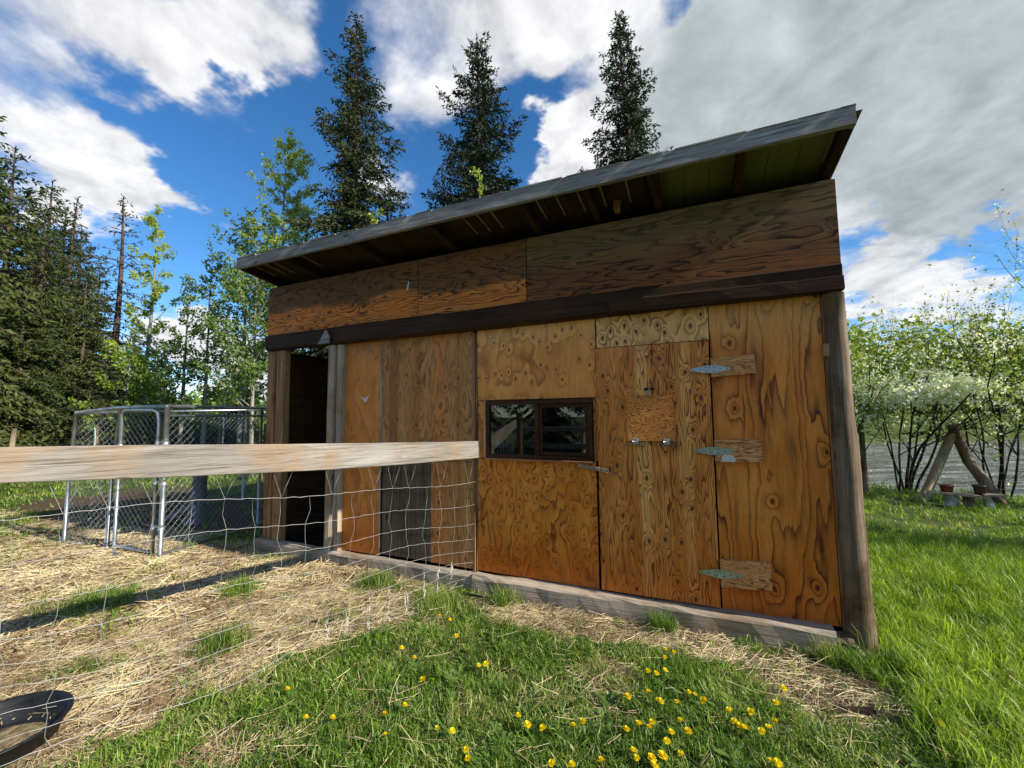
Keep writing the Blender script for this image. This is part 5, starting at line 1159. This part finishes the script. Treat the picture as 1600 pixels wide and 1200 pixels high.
def build_far_woods():
    r = np.random.default_rng(5); C = []; paths = []
    # wood on the far bank (beyond the river, seen past the right end)
    for i in range(900):
        a = r.uniform(-.02, .62); R = r.uniform(58, 120); dx, dy = math.sin(a), math.cos(a); x, y = dx * R, -3.45 + dy * R
        if float(farbank(x, y)) < 6 or float(river(x, y)) < 0: continue
        z = float(gz(x, y)); H = r.uniform(8, 12); n = 70; t = r.random(n); w = (1.0 - t * .55) * 1.7; q = r.normal(size=(n, 2)); q /= np.linalg.norm(q, axis=1)[:, None]; q *= (np.sqrt(r.random(n)) * w)[:, None]
        C.append(np.stack([x + q[:, 0], y + q[:, 1], z + H * (.18 + .82 * t)], 1))
        if i % 2 == 0: paths.append((np.array([(x, y, z - .5), (x + .2, y, z + H * .8)]), np.array([.14, .05])))
    C = np.concatenate(C); n = len(C); V, F = kites(C, r.normal(size=(n, 3)), r.uniform(.45, 1.0, n), .55, r)
    o = link('far_bank_woods', mesh_np('far_bank_woods', V, F, M_FARLEAF)); tag(o, 'yellow-green spring woods on the hill across the river', 'woods', kind='stuff')
    V, F = tube_np(paths, 4); b = link('pale_trunks', mesh_np('pale_trunks', V, F, M_ASPBARK), o); b['kind'] = 'stuff'
    # undergrowth and trees along the horizon, left and behind
    C = []
    for i in range(420):
        a = r.uniform(-1.75, -.02); R = r.uniform(42, 60); x, y = math.sin(a) * R, -3.45 + math.cos(a) * R
        if float(river(x, y)) > -1: continue
        H = r.uniform(2.2, 4.2); n = 60; t = r.random(n); w = 1.6; q = r.normal(size=(n, 2)) * w * .6
        C.append(np.stack([x + q[:, 0], y + q[:, 1], float(gz(x, y)) + H * t], 1))
    C = np.concatenate(C); n = len(C); V, F = kites(C, r.normal(size=(n, 3)), r.uniform(.35, .8, n), .4, r)
    tag(link('distant_scrub', mesh_np('distant_scrub', V, F, M_ASPEN2)), 'low distant scrub along the horizon beyond the field', 'scrub', kind='stuff')
    # undergrowth beneath the left spruces
    C = []
    for i in range(150):
        dx = -.985 + .14 * r.random(); a = math.acos(dx); R = r.uniform(19, 27); x, y = dx * R, -3.45 + math.sin(a) * R; n = 90; q = r.normal(size=(n, 2)) * .5; H = r.uniform(.6, 2.0)
        C.append(np.stack([x + q[:, 0], y + q[:, 1], H * r.random(n)], 1))
    C = np.concatenate(C); n = len(C); V, F = kites(C, r.normal(size=(n, 3)), r.uniform(.12, .3, n), .14, r)
    tag(link('undergrowth', mesh_np('undergrowth', V, F, M_NEEDLE2)), 'dark undergrowth at the foot of the left spruces', 'undergrowth', kind='stuff')
DANDE = [(-2.12, -1.748), (-1.836, -1.866), (-1.709, -1.816), (-1.487, -1.694), (-1.395, -1.797), (-1.433, -1.606), (-1.193, -1.67), (-1.115, -1.66), (-0.995, -1.736), (-0.962, -1.775), (-0.867, -1.441), (-0.799, -1.485), (-0.724, -1.479), (-0.59, -1.415), (-1.213, -1.12), (-1.246, -1.151), (-1.657, -1.229), (-1.796, -1.177), (-1.813, -0.705), (-1.712, -0.73), (-1.552, -0.907), (-0.616, -1.664), (-0.535, -1.638), (-1.477, -1.389), (-0.228, -0.557), (-0.178, -0.57), (-0.226, -0.648), (-0.261, -0.834), (-0.217, -0.79), (-0.307, -0.825), (-0.285, -1.018), (-0.224, -1.073), (-0.088, -0.94), (-0.058, -0.952), (-0.016, -0.981), (-0.144, -1.042), (-0.383, -1.1), (0.383, -0.699), (0.324, -0.854), (0.099, -1.021), (0.196, -0.986), (0.116, -1.101), (0.138, -1.121), (0.156, -1.127), (0.296, -1.014), (0.259, -1.078), (0.227, -1.119), (-0.556, -1.366), (-0.428, -1.559), (-0.305, -1.279), (-0.25, -1.24), (-0.257, -1.282), (-0.356, -1.334), (-0.123, -1.176), (-0.088, -1.241), (-0.16, -1.276), (-0.175, -1.34), (-0.308, -1.456), (-0.29, -1.486), (-0.187, -1.433), (-0.23, -1.464), (-0.114, -1.394), (-0.216, -1.502), (0.236, -1.295), (0.262, -1.299), (1.005, -0.726), (1.078, -0.761)]
def build_dandelions():
    M_STALK = plain('dandelion_stalk', (.16, .22, .06), .5)
    def flower(seed):
        r = np.random.default_rng(seed); V = []; F = []
        for ring, (rr, zz, n) in enumerate(((.017, .004, 18), (.013, .009, 14), (.008, .013, 10))):
            for i in range(n):
                a = 6.283 * (i + .5 * ring) / n + r.uniform(-.12, .12); L = rr * r.uniform(.85, 1.15); w = .0032; c, s = math.cos(a), math.sin(a); b = len(V)
                V += [(c * .002 - s * w * .5, s * .002 + c * w * .5, 0), (c * .002 + s * w * .5, s * .002 - c * w * .5, 0), (c * L + s * w * .7, s * L - c * w * .7, zz), (c * L - s * w * .7, s * L + c * w * .7, zz)]; F.append((b, b + 1, b + 2, b + 3))
        return mesh_np('flower_head', V, F, M_DANDE)
    heads = [flower(s) for s in range(3)]
    stalks_ = [MB().tube([(.012, 0, -.07), (.006, .002, -.035), (0, 0, 0)], .0020, 5).mesh('stalk', M_STALK), MB().tube([(-.012, .01, -.07), (-.008, .004, -.035), (0, 0, 0)], .0020, 5).mesh('stalk', M_STALK)]
    for i, (x, y) in enumerate(DANDE):
        o = empty('dandelion', 'yellow dandelion in bloom in the lawn before the shed', 'flower', (x, y, float(gz(x, y)) + .064), random.uniform(0, 6), 'dandelions dotted over the lawn')
        o.rotation_euler = (random.uniform(-.35, .45), random.uniform(-.35, .35), random.uniform(0, 6)); s = random.uniform(.75, 1.25); o.scale = (s, s, s)
        link('flower_head', heads[i % 3], o); link('stalk', stalks_[i % 2], o)
build_spruces(); build_broadleaves(); build_shrubs(); build_far_woods(); build_dandelions()
